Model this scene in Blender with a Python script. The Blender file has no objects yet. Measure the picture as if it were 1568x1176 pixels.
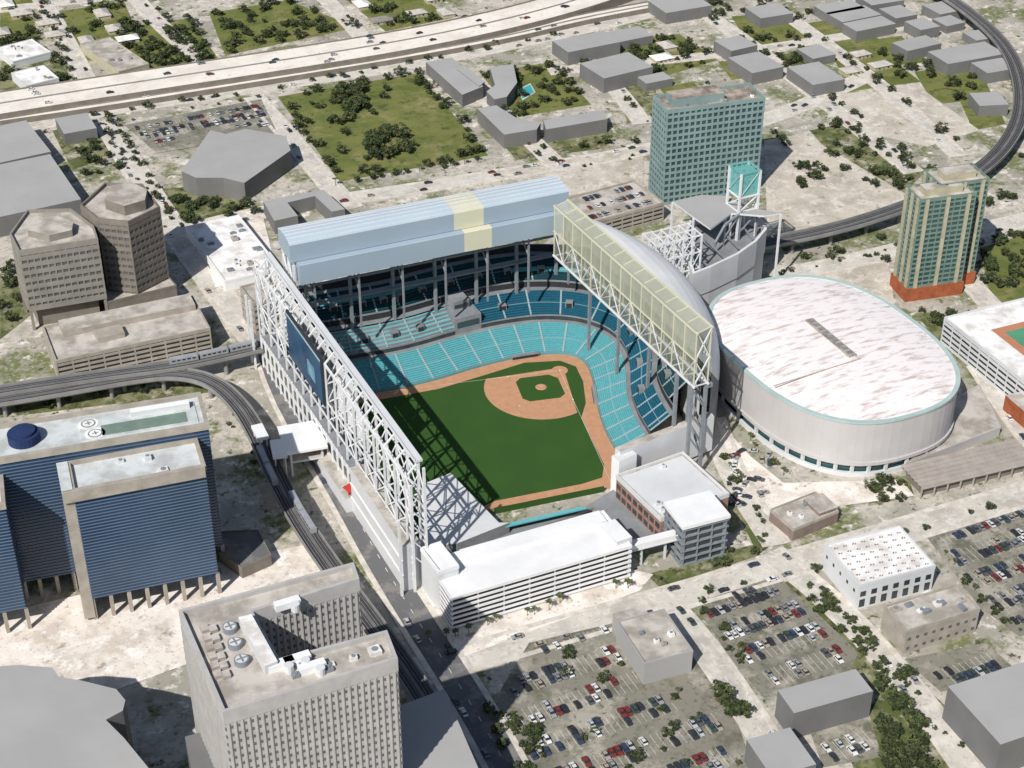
import bpy, math, random
from math import sin, cos, pi, radians, sqrt, atan2, hypot
from mathutils import Vector
random.seed(7)
S=bpy.context.scene
# ---------------------------------------------------------------- survey model
# Plan coordinates are in metres (x right, y away). The site plan was measured by
# single-view photogrammetry: site() turns a surveyed mark at a known height into plan x,y.
H=470.0; F=2567.0; SP=.5505; CP=.8348
def site(px,py,z=0.0):
    u=(px-784)/F; v=(588-py)/F
    t=(H-z)/(SP-v*CP)
    return (u*t,(CP+v*SP)*t)
AZ=radians(25.5)
E1=(cos(AZ),sin(AZ)); E2=(-sin(AZ),cos(AZ))
def add(p,q,k=1.0): return (p[0]+q[0]*k,p[1]+q[1]*k)
def lerp(a,b,t): return tuple(a[i]+(b[i]-a[i])*t for i in range(len(a)))

# ---------------------------------------------------------------- materials
MATS={}
def mat(name,c,c2=None,scale=.15,rough=.85,metal=0.0,detail=4,alpha=None,lo=.35,hi=.65,stretch=None,rot=0,spec=.3,bump=0):
    if name in MATS: return MATS[name]
    m=bpy.data.materials.new(name); m.use_nodes=True
    nt=m.node_tree; b=nt.nodes['Principled BSDF']
    b.inputs['Roughness'].default_value=rough; b.inputs['Metallic'].default_value=metal
    b.inputs['Specular IOR Level'].default_value=spec
    if c2 is None: c2=tuple(x*.82 for x in c)
    g=nt.nodes.new('ShaderNodeNewGeometry')
    n=nt.nodes.new('ShaderNodeTexNoise'); n.inputs['Scale'].default_value=scale; n.inputs['Detail'].default_value=detail
    n.inputs['Roughness'].default_value=.62
    src=g.outputs['Position']
    if stretch:
        m0=nt.nodes.new('ShaderNodeMapping'); m0.inputs['Rotation'].default_value=(0,0,rot); nt.links.new(src,m0.inputs['Vector'])
        mp=nt.nodes.new('ShaderNodeMapping'); mp.inputs['Scale'].default_value=stretch
        nt.links.new(m0.outputs['Vector'],mp.inputs['Vector']); src=mp.outputs['Vector']
    nt.links.new(src,n.inputs['Vector'])
    r=nt.nodes.new('ShaderNodeValToRGB'); r.color_ramp.elements[0].position=lo; r.color_ramp.elements[1].position=hi
    r.color_ramp.elements[0].color=(*c2,1); r.color_ramp.elements[1].color=(*c,1)
    nt.links.new(n.outputs['Fac'],r.inputs['Fac']); nt.links.new(r.outputs['Color'],b.inputs['Base Color'])
    if alpha is not None: b.inputs['Alpha'].default_value=alpha
    if bump:
        bp=nt.nodes.new('ShaderNodeBump'); bp.inputs['Strength'].default_value=bump; bp.inputs['Distance'].default_value=.5
        nt.links.new(n.outputs['Fac'],bp.inputs['Height']); nt.links.new(bp.outputs['Normal'],b.inputs['Normal'])
    MATS[name]=m; return m
def multi(name,layers,rough=.95):
    m=bpy.data.materials.new(name); m.use_nodes=True
    nt=m.node_tree; b=nt.nodes['Principled BSDF']; b.inputs['Roughness'].default_value=rough
    b.inputs['Specular IOR Level'].default_value=.15
    g=nt.nodes.new('ShaderNodeNewGeometry'); prev=None
    for i,(c,sc,lo,hi) in enumerate(layers):
        if prev is None:
            rg=nt.nodes.new('ShaderNodeRGB'); rg.outputs[0].default_value=(*c,1); prev=rg.outputs[0]; continue
        mp=nt.nodes.new('ShaderNodeMapping'); mp.inputs['Location'].default_value=(i*137.3,i*71.1,0)
        mp.inputs['Rotation'].default_value=(0,0,-AZ)
        nt.links.new(g.outputs['Position'],mp.inputs['Vector'])
        n=nt.nodes.new('ShaderNodeTexNoise'); n.inputs['Scale'].default_value=sc; n.inputs['Detail'].default_value=5; n.inputs['Roughness'].default_value=.68
        nt.links.new(mp.outputs['Vector'],n.inputs['Vector'])
        r=nt.nodes.new('ShaderNodeMapRange'); r.inputs['From Min'].default_value=lo; r.inputs['From Max'].default_value=hi
        nt.links.new(n.outputs['Fac'],r.inputs['Value'])
        mx=nt.nodes.new('ShaderNodeMix'); mx.data_type='RGBA'
        nt.links.new(r.outputs['Result'],mx.inputs[0]); nt.links.new(prev,mx.inputs[6]); mx.inputs[7].default_value=(*c,1)
        prev=mx.outputs[2]
    nt.links.new(prev,b.inputs['Base Color']); MATS[name]=m; return m

GROUND=multi('ground_mix',[((.54,.495,.425),0,0,0),((.34,.32,.265),.022,.44,.58),((.165,.185,.08),.028,.51,.58),((.33,.31,.27),.3,.50,.62),((.74,.69,.62),.11,.56,.66),((.08,.09,.04),.16,.585,.66)])
LAWN=multi('lawn_mix',[((.175,.185,.06),0,0,0),((.115,.14,.038),.03,.42,.58),((.25,.225,.10),.03,.53,.65),((.065,.085,.028),.12,.55,.66)])
SCRUB=multi('scrub_mix',[((.23,.225,.125),0,0,0),((.10,.12,.042),.06,.44,.55),((.46,.42,.34),.05,.54,.64),((.05,.06,.025),.2,.54,.63)])
LOT=multi('parking_asphalt',[((.235,.222,.18),0,0,0),((.38,.35,.295),.04,.5,.6),((.15,.147,.11),.07,.5,.62),((.10,.098,.07),.4,.56,.68)])
PAVE=multi('bright_paving',[((.78,.715,.645),0,0,0),((.60,.535,.465),.06,.46,.6),((.37,.32,.27),.15,.57,.67),((.86,.82,.77),.1,.53,.63),((.42,.38,.33),.6,.58,.7)])
SAND=multi('sandy_lot',[((.56,.505,.43),0,0,0),((.42,.38,.315),.04,.45,.6),((.66,.605,.53),.1,.5,.62),((.23,.22,.12),.09,.60,.68),((.36,.33,.28),.5,.56,.68)])
ROAD=multi('road_surface',[((.58,.545,.485),0,0,0),((.44,.41,.36),.05,.47,.62),((.68,.64,.575),.12,.5,.65),((.30,.28,.245),.5,.59,.69)])
HWY=multi('highway_concrete',[((.80,.745,.665),0,0,0),((.68,.625,.55),.04,.45,.62),((.54,.49,.42),.3,.58,.7)])
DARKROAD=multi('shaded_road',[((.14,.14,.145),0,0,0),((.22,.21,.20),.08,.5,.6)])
KERB=mat('kerb_concrete',(.70,.655,.585),(.48,.44,.38),.2)
PAINT=mat('road_paint',(.80,.79,.75))
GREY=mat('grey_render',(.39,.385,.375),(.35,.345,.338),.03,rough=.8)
GREYW=mat('grey_shaded_wall',(.18,.178,.175),(.15,.149,.147),.05,rough=.85)  # wall copy of the grey render, darkened to paint shade on side faces
WHITE=mat('white_concrete',(.82,.82,.81),(.74,.74,.74),.08,rough=.7)
WHITE2=mat('white_panel',(.66,.67,.675),(.58,.59,.60),.06,rough=.6)
STEEL=mat('white_steel',(.74,.745,.75),(.64,.65,.66),.3,rough=.45)
STEELG=mat('grey_steel',(.25,.27,.29),(.19,.21,.23),.3,rough=.5)
BEIGE=mat('beige_concrete',(.42,.38,.325),(.31,.28,.235),.15)
BEIGED=mat('brown_concrete',(.23,.205,.175),(.175,.155,.13),.15)
TWR=mat('grey_brown_concrete',(.29,.27,.235),(.23,.215,.185),.15)
ROOFB=mat('gravel_roof',(.54,.50,.45),(.32,.29,.25),.10,bump=.2,lo=.4,hi=.6,detail=7)
ROOFW=mat('white_roof',(.84,.83,.81),(.60,.57,.53),.1,lo=.38,hi=.55)
ROOFP=mat('pale_blue_roof',(.60,.63,.63),(.42,.44,.43),.1,lo=.38,hi=.6)
ROOFD=mat('dirty_roof',(.44,.37,.31),(.17,.145,.12),.1,lo=.4,hi=.6,detail=7)
DARK=mat('dark_void',(.035,.038,.042),(.025,.026,.03))
GLASS=mat('dark_glass',(.05,.065,.07),(.03,.04,.045),.2,rough=.15,spec=.6)
GLASSM=mat('grey_glass',(.14,.14,.14),(.10,.10,.105),.2,rough=.2,spec=.5)
GLASSB=mat('blue_glass',(.03,.068,.13),(.02,.048,.095),.04,rough=.2,spec=.5)
GLASST=mat('teal_glass',(.04,.10,.105),(.025,.07,.075),.1,rough=.2,spec=.5)
TEALF=mat('teal_frame',(.24,.325,.315),(.19,.265,.26),.1)
BRICK=mat('red_brick',(.36,.22,.18),(.27,.15,.12),.4)
GRASS=mat('outfield_grass',(.033,.088,.015),(.028,.077,.013),.05,rough=.95)
DIRT=mat('infield_clay',(.52,.285,.165),(.45,.24,.135),.3,rough=.95)
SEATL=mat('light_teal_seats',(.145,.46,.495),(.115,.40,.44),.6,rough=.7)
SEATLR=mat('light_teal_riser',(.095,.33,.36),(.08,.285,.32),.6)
SEATD=mat('deep_teal_seats',(.016,.15,.235),(.012,.115,.185),.6,rough=.7)  # deep teal, taken darker to paint in shade under the roof
SEATDR=mat('deep_teal_riser',(.010,.085,.14),(.008,.07,.11),.6)  # riser of the deep teal rows, roof shade mixed into its colour
SEATU=mat('shaded_upper_deck_seats',(.012,.08,.10),(.010,.065,.08),.6,rough=.7)  # teal seats darkened so the colour itself holds the roof's shade
SEATUR=mat('shaded_upper_deck_riser',(.010,.048,.062),(.008,.037,.05),.6)  # upper deck riser, likewise with roof shade put into the colour
AISLE=mat('aisle_concrete',(.30,.39,.41),(.26,.33,.35),.5)
CONC=mat('stand_concrete',(.26,.27,.28),(.19,.20,.21),.1)
BLUE=mat('blue_roof_membrane',(.46,.55,.62),(.42,.51,.58),.02,rough=.55)
BLUE2=mat('blue_roof_fascia',(.33,.41,.48),(.30,.38,.45),.02,rough=.55)
YEL=mat('pale_yellow_skylight',(.62,.61,.46),(.57,.56,.43),.05,rough=.5)
YELT=mat('translucent_yellow_glass',(.50,.51,.40),(.46,.47,.37),.05,rough=.4,alpha=.6)
YELT2=mat('clear_yellow_glass',(.46,.48,.37),(.42,.44,.33),.05,rough=.4,alpha=.28)
TURQ=mat('turquoise_glass',(.20,.55,.52),(.15,.48,.46),.2,rough=.2,alpha=.55)
PINK=mat('pale_membrane_roof',(.83,.775,.765),(.53,.45,.41),.30,stretch=(.30,1.3,1),rot=-AZ,lo=.35,hi=.49,detail=10)
ARENAW=mat('arena_wall',(.52,.50,.49),(.47,.45,.44),.05,rough=.7)
TEALRIM=mat('teal_rim',(.42,.53,.51),(.36,.47,.45),.1)
POOL=mat('pool_water',(.05,.42,.45),(.04,.36,.40),.2,rough=.1)
ORANGE=mat('orange_podium',(.38,.115,.05),(.27,.075,.03),.2)
CREAM=mat('cream_wall',(.46,.42,.30),(.36,.34,.24),.2)
SAGE=mat('sage_wall',(.18,.25,.205),(.14,.20,.165),.2)
RED=mat('red_steel',(.45,.04,.03),(.35,.03,.02),.3)
GUIDE=mat('guideway_concrete',(.18,.175,.17),(.125,.12,.115),.1)
GUIDEP=mat('guideway_parapet',(.28,.275,.265),(.21,.205,.195),.1)
RAIL=mat('rail_bed',(.065,.06,.06),(.05,.045,.045),.3)
LOUV=mat('brown_louvre',(.40,.36,.32),(.33,.29,.26),.2)
CLAY=mat('clay_court',(.50,.22,.13),(.45,.19,.11),.1)
COURT=mat('green_court',(.10,.30,.18),(.08,.26,.15),.1)
NAVY=mat('navy_tank',(.02,.04,.12),(.015,.03,.09),.2)

# ---------------------------------------------------------------- mesh builder
def area2(p): return sum(p[i][0]*p[(i+1)%len(p)][1]-p[(i+1)%len(p)][0]*p[i][1] for i in range(len(p)))
def ccw(p):
    p=[(q[0],q[1]) for q in p]
    return p if area2(p)>0 else p[::-1]
def offset(p,d):
    p=ccw(p); n=len(p); o=[]
    for i in range(n):
        a,b,c=p[i-1],p[i],p[(i+1)%n]
        l1=hypot(b[0]-a[0],b[1]-a[1]) or 1; l2=hypot(c[0]-b[0],c[1]-b[1]) or 1
        n1=((b[1]-a[1])/l1,-(b[0]-a[0])/l1); n2=((c[1]-b[1])/l2,-(c[0]-b[0])/l2)
        k=1+n1[0]*n2[0]+n1[1]*n2[1]; k=max(k,.3)
        o.append((b[0]+d*(n1[0]+n2[0])/k,b[1]+d*(n1[1]+n2[1])/k))
    return o
class MB:
    def __init__(s): s.v=[];s.f=[];s.m=[];s.mats=[]
    def mi(s,m):
        if m not in s.mats: s.mats.append(m)
        return s.mats.index(m)
    def face(s,pts,m):
        k=len(s.v); s.v+= [tuple(p) for p in pts]; s.f.append(tuple(range(k,k+len(pts)))); s.m.append(s.mi(m))
    def flat(s,poly,z,m): s.face([(x,y,z) for x,y in ccw(poly)],m)
    def prism(s,poly,z0,z1,side,top=None,bottom=False):
        p=ccw(poly); n=len(p)
        for i in range(n):
            a,b=p[i],p[(i+1)%n]
            s.face([(a[0],a[1],z0),(b[0],b[1],z0),(b[0],b[1],z1),(a[0],a[1],z1)],side)
        s.face([(x,y,z1) for x,y in p],top or side)
        if bottom: s.face([(x,y,z0) for x,y in p[::-1]],side)
    def ring(s,outer,inner,z0,z1,m):
        o=ccw(outer); q=ccw(inner); n=len(o)
        for i in range(n):
            j=(i+1)%n
            s.face([(*o[i],z0),(*o[j],z0),(*o[j],z1),(*o[i],z1)],m)
            s.face([(*q[j],z0),(*q[i],z0),(*q[i],z1),(*q[j],z1)],m)
            s.face([(*o[i],z1),(*o[j],z1),(*q[j],z1),(*q[i],z1)],m)
            s.face([(*q[i],z0),(*q[j],z0),(*o[j],z0),(*o[i],z0)],m)
    def box(s,c,size,m,ang=0,top=None):
        ca,sa=cos(ang),sin(ang); w,d,h=size[0]/2,size[1]/2,size[2]
        pts=[(c[0]+x*ca-y*sa,c[1]+x*sa+y*ca) for x,y in((-w,-d),(w,-d),(w,d),(-w,d))]
        s.prism(pts,c[2],c[2]+h,m,top,True)
    def cyl(s,c,r,z0,z1,m,n=12,r1=None,top=None):
        r1=r if r1 is None else r1
        for i in range(n):
            a,b=2*pi*i/n,2*pi*(i+1)/n
            s.face([(c[0]+r*cos(a),c[1]+r*sin(a),z0),(c[0]+r*cos(b),c[1]+r*sin(b),z0),(c[0]+r1*cos(b),c[1]+r1*sin(b),z1),(c[0]+r1*cos(a),c[1]+r1*sin(a),z1)],m)
        if r1>0.01: s.face([(c[0]+r1*cos(2*pi*i/n),c[1]+r1*sin(2*pi*i/n),z1) for i in range(n)],top or m)
    def beam(s,a,b,w,m,h=None):
        h=h or w; a=Vector(a); b=Vector(b); d=(b-a)
        if d.length<1e-4: return
        d.normalize(); up=Vector((0,0,1)) if abs(d.z)<.95 else Vector((E1[0],E1[1],0))
        x=d.cross(up).normalized()*(w/2); y=x.cross(d).normalized()*(h/2)
        c=[-x-y,x-y,x+y,-x+y]
        A=[a+q for q in c]; B=[b+q for q in c]
        for i in range(4):
            j=(i+1)%4; s.face([A[i],A[j],B[j],B[i]],m)
        s.face(A[::-1],m); s.face(B,m)
    def obj(s,name,parent=None,smooth=False):
        me=bpy.data.meshes.new(name); me.from_pydata(s.v,[],s.f)
        for m in s.mats: me.materials.append(m)
        me.polygons.foreach_set('material_index',s.m)
        if smooth: me.polygons.foreach_set('use_smooth',[True]*len(s.f))
        me.update(); o=bpy.data.objects.new(name,me); S.collection.objects.link(o)
        if parent: o.parent=parent
        return o
def empty(name):
    o=bpy.data.objects.new(name,None); S.collection.objects.link(o); return o
FOOT=[]
def inside(p,poly):
    x,y=p; r=False; n=len(poly); j=n-1
    for i in range(n):
        xi,yi=poly[i];xj,yj=poly[j]
        if (yi>y)!=(yj>y) and x<(xj-xi)*(y-yi)/(yj-yi)+xi: r=not r
        j=i
    return r
def free(p): return not any(bb[0]<p[0]<bb[2] and bb[1]<p[1]<bb[3] and inside(p,f) for f,bb in FOOT)
def foot(poly,grow=2.0):
    q=offset(poly,grow); xs=[a[0] for a in q]; ys=[a[1] for a in q]
    FOOT.append((q,(min(xs),min(ys),max(xs),max(ys))))
def poly_at(pp,z=0): return ccw([site(x,y,z) for x,y in pp])
def rect(NL,NR,FL,h,grid=False):
    a=site(*NL,h); b=site(*NR,h); c=site(*FL,h)
    L=hypot(b[0]-a[0],b[1]-a[1]); d=E1 if grid else ((b[0]-a[0])/L,(b[1]-a[1])/L)
    w=(b[0]-a[0])*d[0]+(b[1]-a[1])*d[1]
    n=(-d[1],d[0]); k=(c[0]-a[0])*n[0]+(c[1]-a[1])*n[1]
    return [a,add(a,d,w),add(add(a,d,w),n,k),add(a,n,k)]
def sub(o,a0,a1,b0,b1): return [lerp(lerp(o[0],o[1],a),lerp(o[3],o[2],a),b) for a,b in((a0,b0),(a1,b0),(a1,b1),(a0,b1))]
def clutter(mb,poly,z,n,m=None,lo=1.5,hi=4):
    q=offset(poly,-3); xs=[a[0] for a in q]; ys=[a[1] for a in q]; c=0;k=0
    while c<n and k<n*20:
        k+=1; p=(random.uniform(min(xs),max(xs)),random.uniform(min(ys),max(ys)))
        if inside(p,q):
            mm=m or random.choice([STEELG,ROOFW,BEIGE]); w=random.uniform(lo,hi); d=random.uniform(lo,hi); hh=random.uniform(.8,2)
            mb.box((p[0],p[1],z+.002),(w,d,hh),mm,AZ); mb.cyl(p,w*.28,z+hh,z+hh+.35,STEELG,8); c+=1
def facade(mb,poly,z0,z1,nf,bay,wall,glass,top,band=.45,pier=.9,proud=.4,parapet=1.1):
    poly=ccw(poly); mb.prism(poly,z0,z1,glass,top); fh=(z1-z0)/nf
    oo=offset(poly,proud); ii=offset(poly,-.05)
    for i in range(nf+1):
        zb=z0+i*fh
        if i==nf: mb.ring(oo,offset(poly,-.4),zb-fh*band*.6,zb+parapet,wall)
        else: mb.ring(oo,ii,zb,zb+fh*band*(1 if i else 1.2),wall)
    if pier>0:
        n=len(poly)
        for i in range(n):
            a,b=poly[i],poly[(i+1)%n]; L=hypot(b[0]-a[0],b[1]-a[1])
            if L<2: continue
            k=max(1,round(L/bay)); ang=atan2(b[1]-a[1],b[0]-a[0])
            for j in range(k+1):
                p=lerp(a,b,j/k); mb.box((p[0],p[1],z0+.01),(pier,proud*1.8,z1-z0-.1),wall,ang)
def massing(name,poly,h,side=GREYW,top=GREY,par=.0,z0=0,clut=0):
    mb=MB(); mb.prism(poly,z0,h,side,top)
    if par: mb.ring(offset(poly,.12),offset(poly,-.35),h-.6,h+par,side)
    if clut: clutter(mb,poly,h,clut)
    foot(poly); return mb.obj(name)

# ---------------------------------------------------------------- camera, sun, sky
cam=bpy.data.cameras.new('camera'); co=bpy.data.objects.new('camera',cam); S.collection.objects.link(co)
co.location=(0,0,H); co.rotation_euler=(radians(90-33.4),0,0); cam.lens=F/1568*36; cam.sensor_width=36
cam.clip_start=5; cam.clip_end=30000; S.camera=co
SAZ=radians(28); SEL=radians(44)
sl=bpy.data.lights.new('sun','SUN'); so=bpy.data.objects.new('sun',sl); S.collection.objects.link(so)
sl.energy=4.8; sl.angle=radians(.5); sl.color=(1,.965,.915)
so.rotation_euler=Vector((sin(SAZ)*cos(SEL),cos(SAZ)*cos(SEL),-sin(SEL))).to_track_quat('-Z','Y').to_euler()
w=bpy.data.worlds.new('World'); S.world=w; w.use_nodes=True
nt=w.node_tree; sk=nt.nodes.new('ShaderNodeTexSky'); sk.sky_type='NISHITA'; sk.sun_disc=False
sk.sun_elevation=SEL; sk.sun_rotation=SAZ+pi
nt.links.new(sk.outputs[0],nt.nodes['Background'].inputs[0]); nt.nodes['Background'].inputs[1].default_value=.075
S.view_settings.view_transform='Standard'; S.view_settings.look='None'; S.view_settings.exposure=0

# ---------------------------------------------------------------- ground & surfaces
mb=MB(); R=14000; mb.face([(-R,-R,0),(R,-R,0),(R,R,0),(-R,R,0)],GROUND); mb.obj('ground')
lev=[.02]
def sheet(name,pp,m,z=None):
    if z is None: lev[0]+=.006; z=lev[0]
    mb=MB(); mb.flat(poly_at(pp),z,m); return mb.obj(name)
for pp in [[(425,148),(640,112),(748,238),(520,278)],[(0,20),(45,15),(62,62),(0,70)],[(75,20),(190,2),(232,100),(110,90)],
  [(200,40),(290,28),(338,95),(232,112)],[(320,20),(440,0),(548,42),(345,85)],[(530,0),(640,-8),(690,28),(590,48)],
  [(930,62),(1040,52),(1100,92),(1000,122)],[(1120,25),(1215,18),(1260,62),(1150,76)],[(1180,85),(1230,80),(1260,105),(1200,115)],
  [(1275,85),(1345,75),(1410,125),(1300,140)],[(735,112),(845,95),(905,160),(790,180)],[(1500,380),(1600,350),(1600,470),(1520,475)],
  [(0,-80),(200,-100),(300,-20),(20,8)],[(520,-90),(760,-120),(840,-10),(640,-5)],[(1400,110),(1480,100),(1520,150),(1430,160)],
  [(1010,135),(1060,125),(1090,150),(1030,160)],[(1450,110),(1500,105),(1540,190),(1490,200)],[(450,100),(620,72),(630,90),(440,128)],[(1350,150),(1400,145),(1440,190),(1400,200)],
  [(1210,40),(1270,30),(1330,85),(1280,92)],[(1340,60),(1380,55),(1420,95),(1370,100)],[(1100,95),(1135,90),(1165,118),(1120,122)],[(1300,60),(1335,52),(1372,78),(1330,84)]]:
    sheet('lawn',pp,LAWN)
for pp in [[(1195,895),(1232,880),(1500,1130),(1470,1200),(1420,1176)],[(1240,200),(1290,190),(1420,260),(1380,300),(1300,270)],
  [(0,75),(70,70),(120,130),(0,145)],[(1330,1000),(1370,1080),(1460,1240),(1330,1240),(1290,1130)],[(250,290),(340,280),(400,330),(280,345)],
  [(0,420),(40,400),(50,480),(0,520)],[(1090,700),(1120,690),(1190,830),(1160,850)],[(1320,740),(1390,728),(1400,760),(1330,775)],
  [(990,880),(1150,835),(1165,850),(1010,900)],[(0,980),(150,950),(170,1010),(0,1040)],[(0,600),(300,575),(330,600),(0,640)],[(950,130),(1000,120),(1010,170),(960,190)],
  [(80,200),(150,190),(170,240),(110,260)],[(1180,360),(1300,345),(1360,355),(1200,385)],[(1400,480),(1470,480),(1568,580),(1500,590)],[(765,215),(930,200),(940,225),(790,245)]]:
    sheet('scrub_verge',pp,SCRUB)
for pp in [[(1255,150),(1400,128),(1500,200),(1420,225),(1330,205)],[(1170,215),(1230,205),(1400,305),(1310,345),(1175,350)],
  [(745,265),(985,225),(985,285),(870,300)],[(1200,430),(1360,395),(1370,470),(1300,440)]]:
    sheet('sandy_lot',pp,SAND)
for pp in [[(1095,640),(1150,700),(1200,740),(1380,735),(1400,760),(1250,780),(1175,790),(1130,740)],
  [(430,590),(470,600),(640,890),(600,905),(560,860)],[(0,940),(340,860),(490,830),(560,900),(280,1020),(170,1060),(0,1100)],
  [(290,340),(400,320),(425,420),(330,440)],[(640,800),(640,1000),(700,1010),(980,905),(1000,880)]]:
    sheet('plaza_paving',pp,PAVE)
for pp in [[(810,985),(960,950),(1060,990),(1130,1110),(1160,1200),(800,1240),(735,1110)],[(1062,925),(1190,882),(1315,1000),(1300,1030),(1170,1070),(1120,1010)],
  [(1418,822),(1600,765),(1650,960),(1560,975),(1500,930)],[(190,192),(400,152),(425,205),(240,235)],[(1385,1010),(1510,985),(1560,1030),(1440,1060)],
  [(1240,1120),(1330,1090),(1350,1160),(1260,1176)]]:
    sheet('parking_lot',pp,LOT)

def chaikin(p,n=3):
    for _ in range(n):
        q=[p[0]]
        for i in range(len(p)-1): q+=[lerp(p[i],p[i+1],.25),lerp(p[i],p[i+1],.75)]
        q.append(p[-1]); p=q
    return p
def side(pts,d):
    o=[]
    for i,p in enumerate(pts):
        a=pts[max(i-1,0)]; b=pts[min(i+1,len(pts)-1)]; L=hypot(b[0]-a[0],b[1]-a[1]) or 1
        o.append((p[0]-(b[1]-a[1])/L*d,p[1]+(b[0]-a[0])/L*d))
    return o
def strip(mb,pts,d0,d1,z0,z1,m,walls=False):
    A=side(pts,d0);B=side(pts,d1)
    for i in range(len(pts)-1):
        mb.face([(*A[i],z1),(*A[i+1],z1),(*B[i+1],z1),(*B[i],z1)],m)
        if walls:
            mb.face([(*A[i],z0),(*A[i+1],z0),(*A[i+1],z1),(*A[i],z1)],m); mb.face([(*B[i],z0),(*B[i+1],z0),(*B[i+1],z1),(*B[i],z1)],m)
            if walls==2: mb.face([(*A[i],z0),(*A[i+1],z0),(*B[i+1],z0),(*B[i],z0)],m)
def resample(pts,step):
    out=[pts[0]]; rem=step
    for i in range(len(pts)-1):
        a,b=pts[i],pts[i+1]; L=hypot(b[0]-a[0],b[1]-a[1])
        if L<1e-6: continue
        t=rem
        while t<=L: out.append(lerp(a,b,t/L)); t+=step
        rem=t-L
    return out
def angs(pts): return [atan2(pts[min(i+1,len(pts)-1)][1]-pts[max(i-1,0)][1],pts[min(i+1,len(pts)-1)][0]-pts[max(i-1,0)][0]) for i in range(len(pts))]
def dashes(mb,pts,off,z,m,ln=3,gap=7,w=.25):
    q=resample(side(pts,off),ln+gap); an=angs(q)
    for p,a in zip(q,an):
        d=(cos(a)*ln/2,sin(a)*ln/2); n=(-sin(a)*w/2,cos(a)*w/2)
        mb.face([(p[0]-d[0]-n[0],p[1]-d[1]-n[1],z),(p[0]+d[0]-n[0],p[1]+d[1]-n[1],z),(p[0]+d[0]+n[0],p[1]+d[1]+n[1],z),(p[0]-d[0]+n[0],p[1]-d[1]+n[1],z)],m)
STREETS=[]
slev=[.2]
def street(pp,wd,m=ROAD,side_w=2.4):
    pts=chaikin([site(*p) for p in pp],2); slev[0]+=.008; z=slev[0]; mb=MB()
    strip(mb,pts,-wd/2,wd/2,z,z,m); dashes(mb,pts,0,z+.01,PAINT)
    strip(mb,pts,wd/2+.002,wd/2+side_w,0,z+.12,KERB,1); strip(mb,pts,-wd/2-side_w,-wd/2-.002,0,z+.12,KERB,1)
    mb.obj('street'); STREETS.append((pts,wd,z)); return pts
for pp,wd in [([(640,1030),(760,995),(1000,925),(1260,850),(1568,757),(1720,715)],13),([(1000,905),(1060,965),(1130,1065),(1215,1200)],9),
  ([(1180,845),(1290,935),(1400,1060),(1500,1200)],9),([(1090,640),(1125,735),(1190,835)],9),([(160,185),(250,330),(330,440),(410,545)],12),
  ([(388,148),(440,205),(505,285),(540,320)],10),([(-80,215),(150,172),(400,135),(650,98),(900,45),(1000,20)],10),
  ([(230,365),(430,318),(600,295),(800,262),(985,232),(1180,185),(1320,120)],11),([(45,-30),(95,50),(140,135)],9),([(190,-25),(240,35),(330,112)],9),
  ([(-50,20),(300,-18),(620,-60)],8),([(650,70),(760,165),(860,260)],10),([(860,60),(940,130),(985,190)],9),([(1080,20),(1180,90),(1400,265)],10),
  ([(1200,20),(1350,130),(1470,240)],9),([(840,110),(1100,85),(1300,55),(1450,30)],8),([(1180,425),(1300,402),(1420,372),(1600,330)],11),
  ([(1568,520),(1480,430),(1430,360)],9),([(480,-20),(530,30),(570,75)],9),([(1500,560),(1568,660),(1620,720)],10),([(940,20),(1100,-10),(1300,-40)],8)]:
    street(pp,wd)
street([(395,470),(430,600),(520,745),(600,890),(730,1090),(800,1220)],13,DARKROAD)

# elevated interstate
def highway(pp,wd,z,name):
    pts=chaikin([site(*p,z) for p in pp],3); mb=MB()
    strip(mb,pts,-wd/2,wd/2,0,z,HWY,1)
    for s_ in(-1,1): strip(mb,pts,s_*wd/2-.3,s_*wd/2+.3,0,z+1.0,BEIGED,1)  # edge walls coloured dark to stand in for the sidewall shadow lines
    strip(mb,pts,-.3,.3,z,z+.9,GUIDEP,1)
    k=-wd/2+3.6
    while k<wd/2-2:
        if abs(k)>2: dashes(mb,pts,k,z+.02,PAINT,4,9,.3)
        k+=3.6
    mb.obj(name); return pts
hw1=highway([(-120,178),(150,135),(400,98),(650,58),(850,12),(1000,-40),(1100,-90)],38,6,'interstate_highway')
hw2=highway([(-120,198),(150,160),(400,120),(600,88),(780,55),(900,25),(1100,-10),(1250,-60)],13,3,'highway_ramp')

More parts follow.
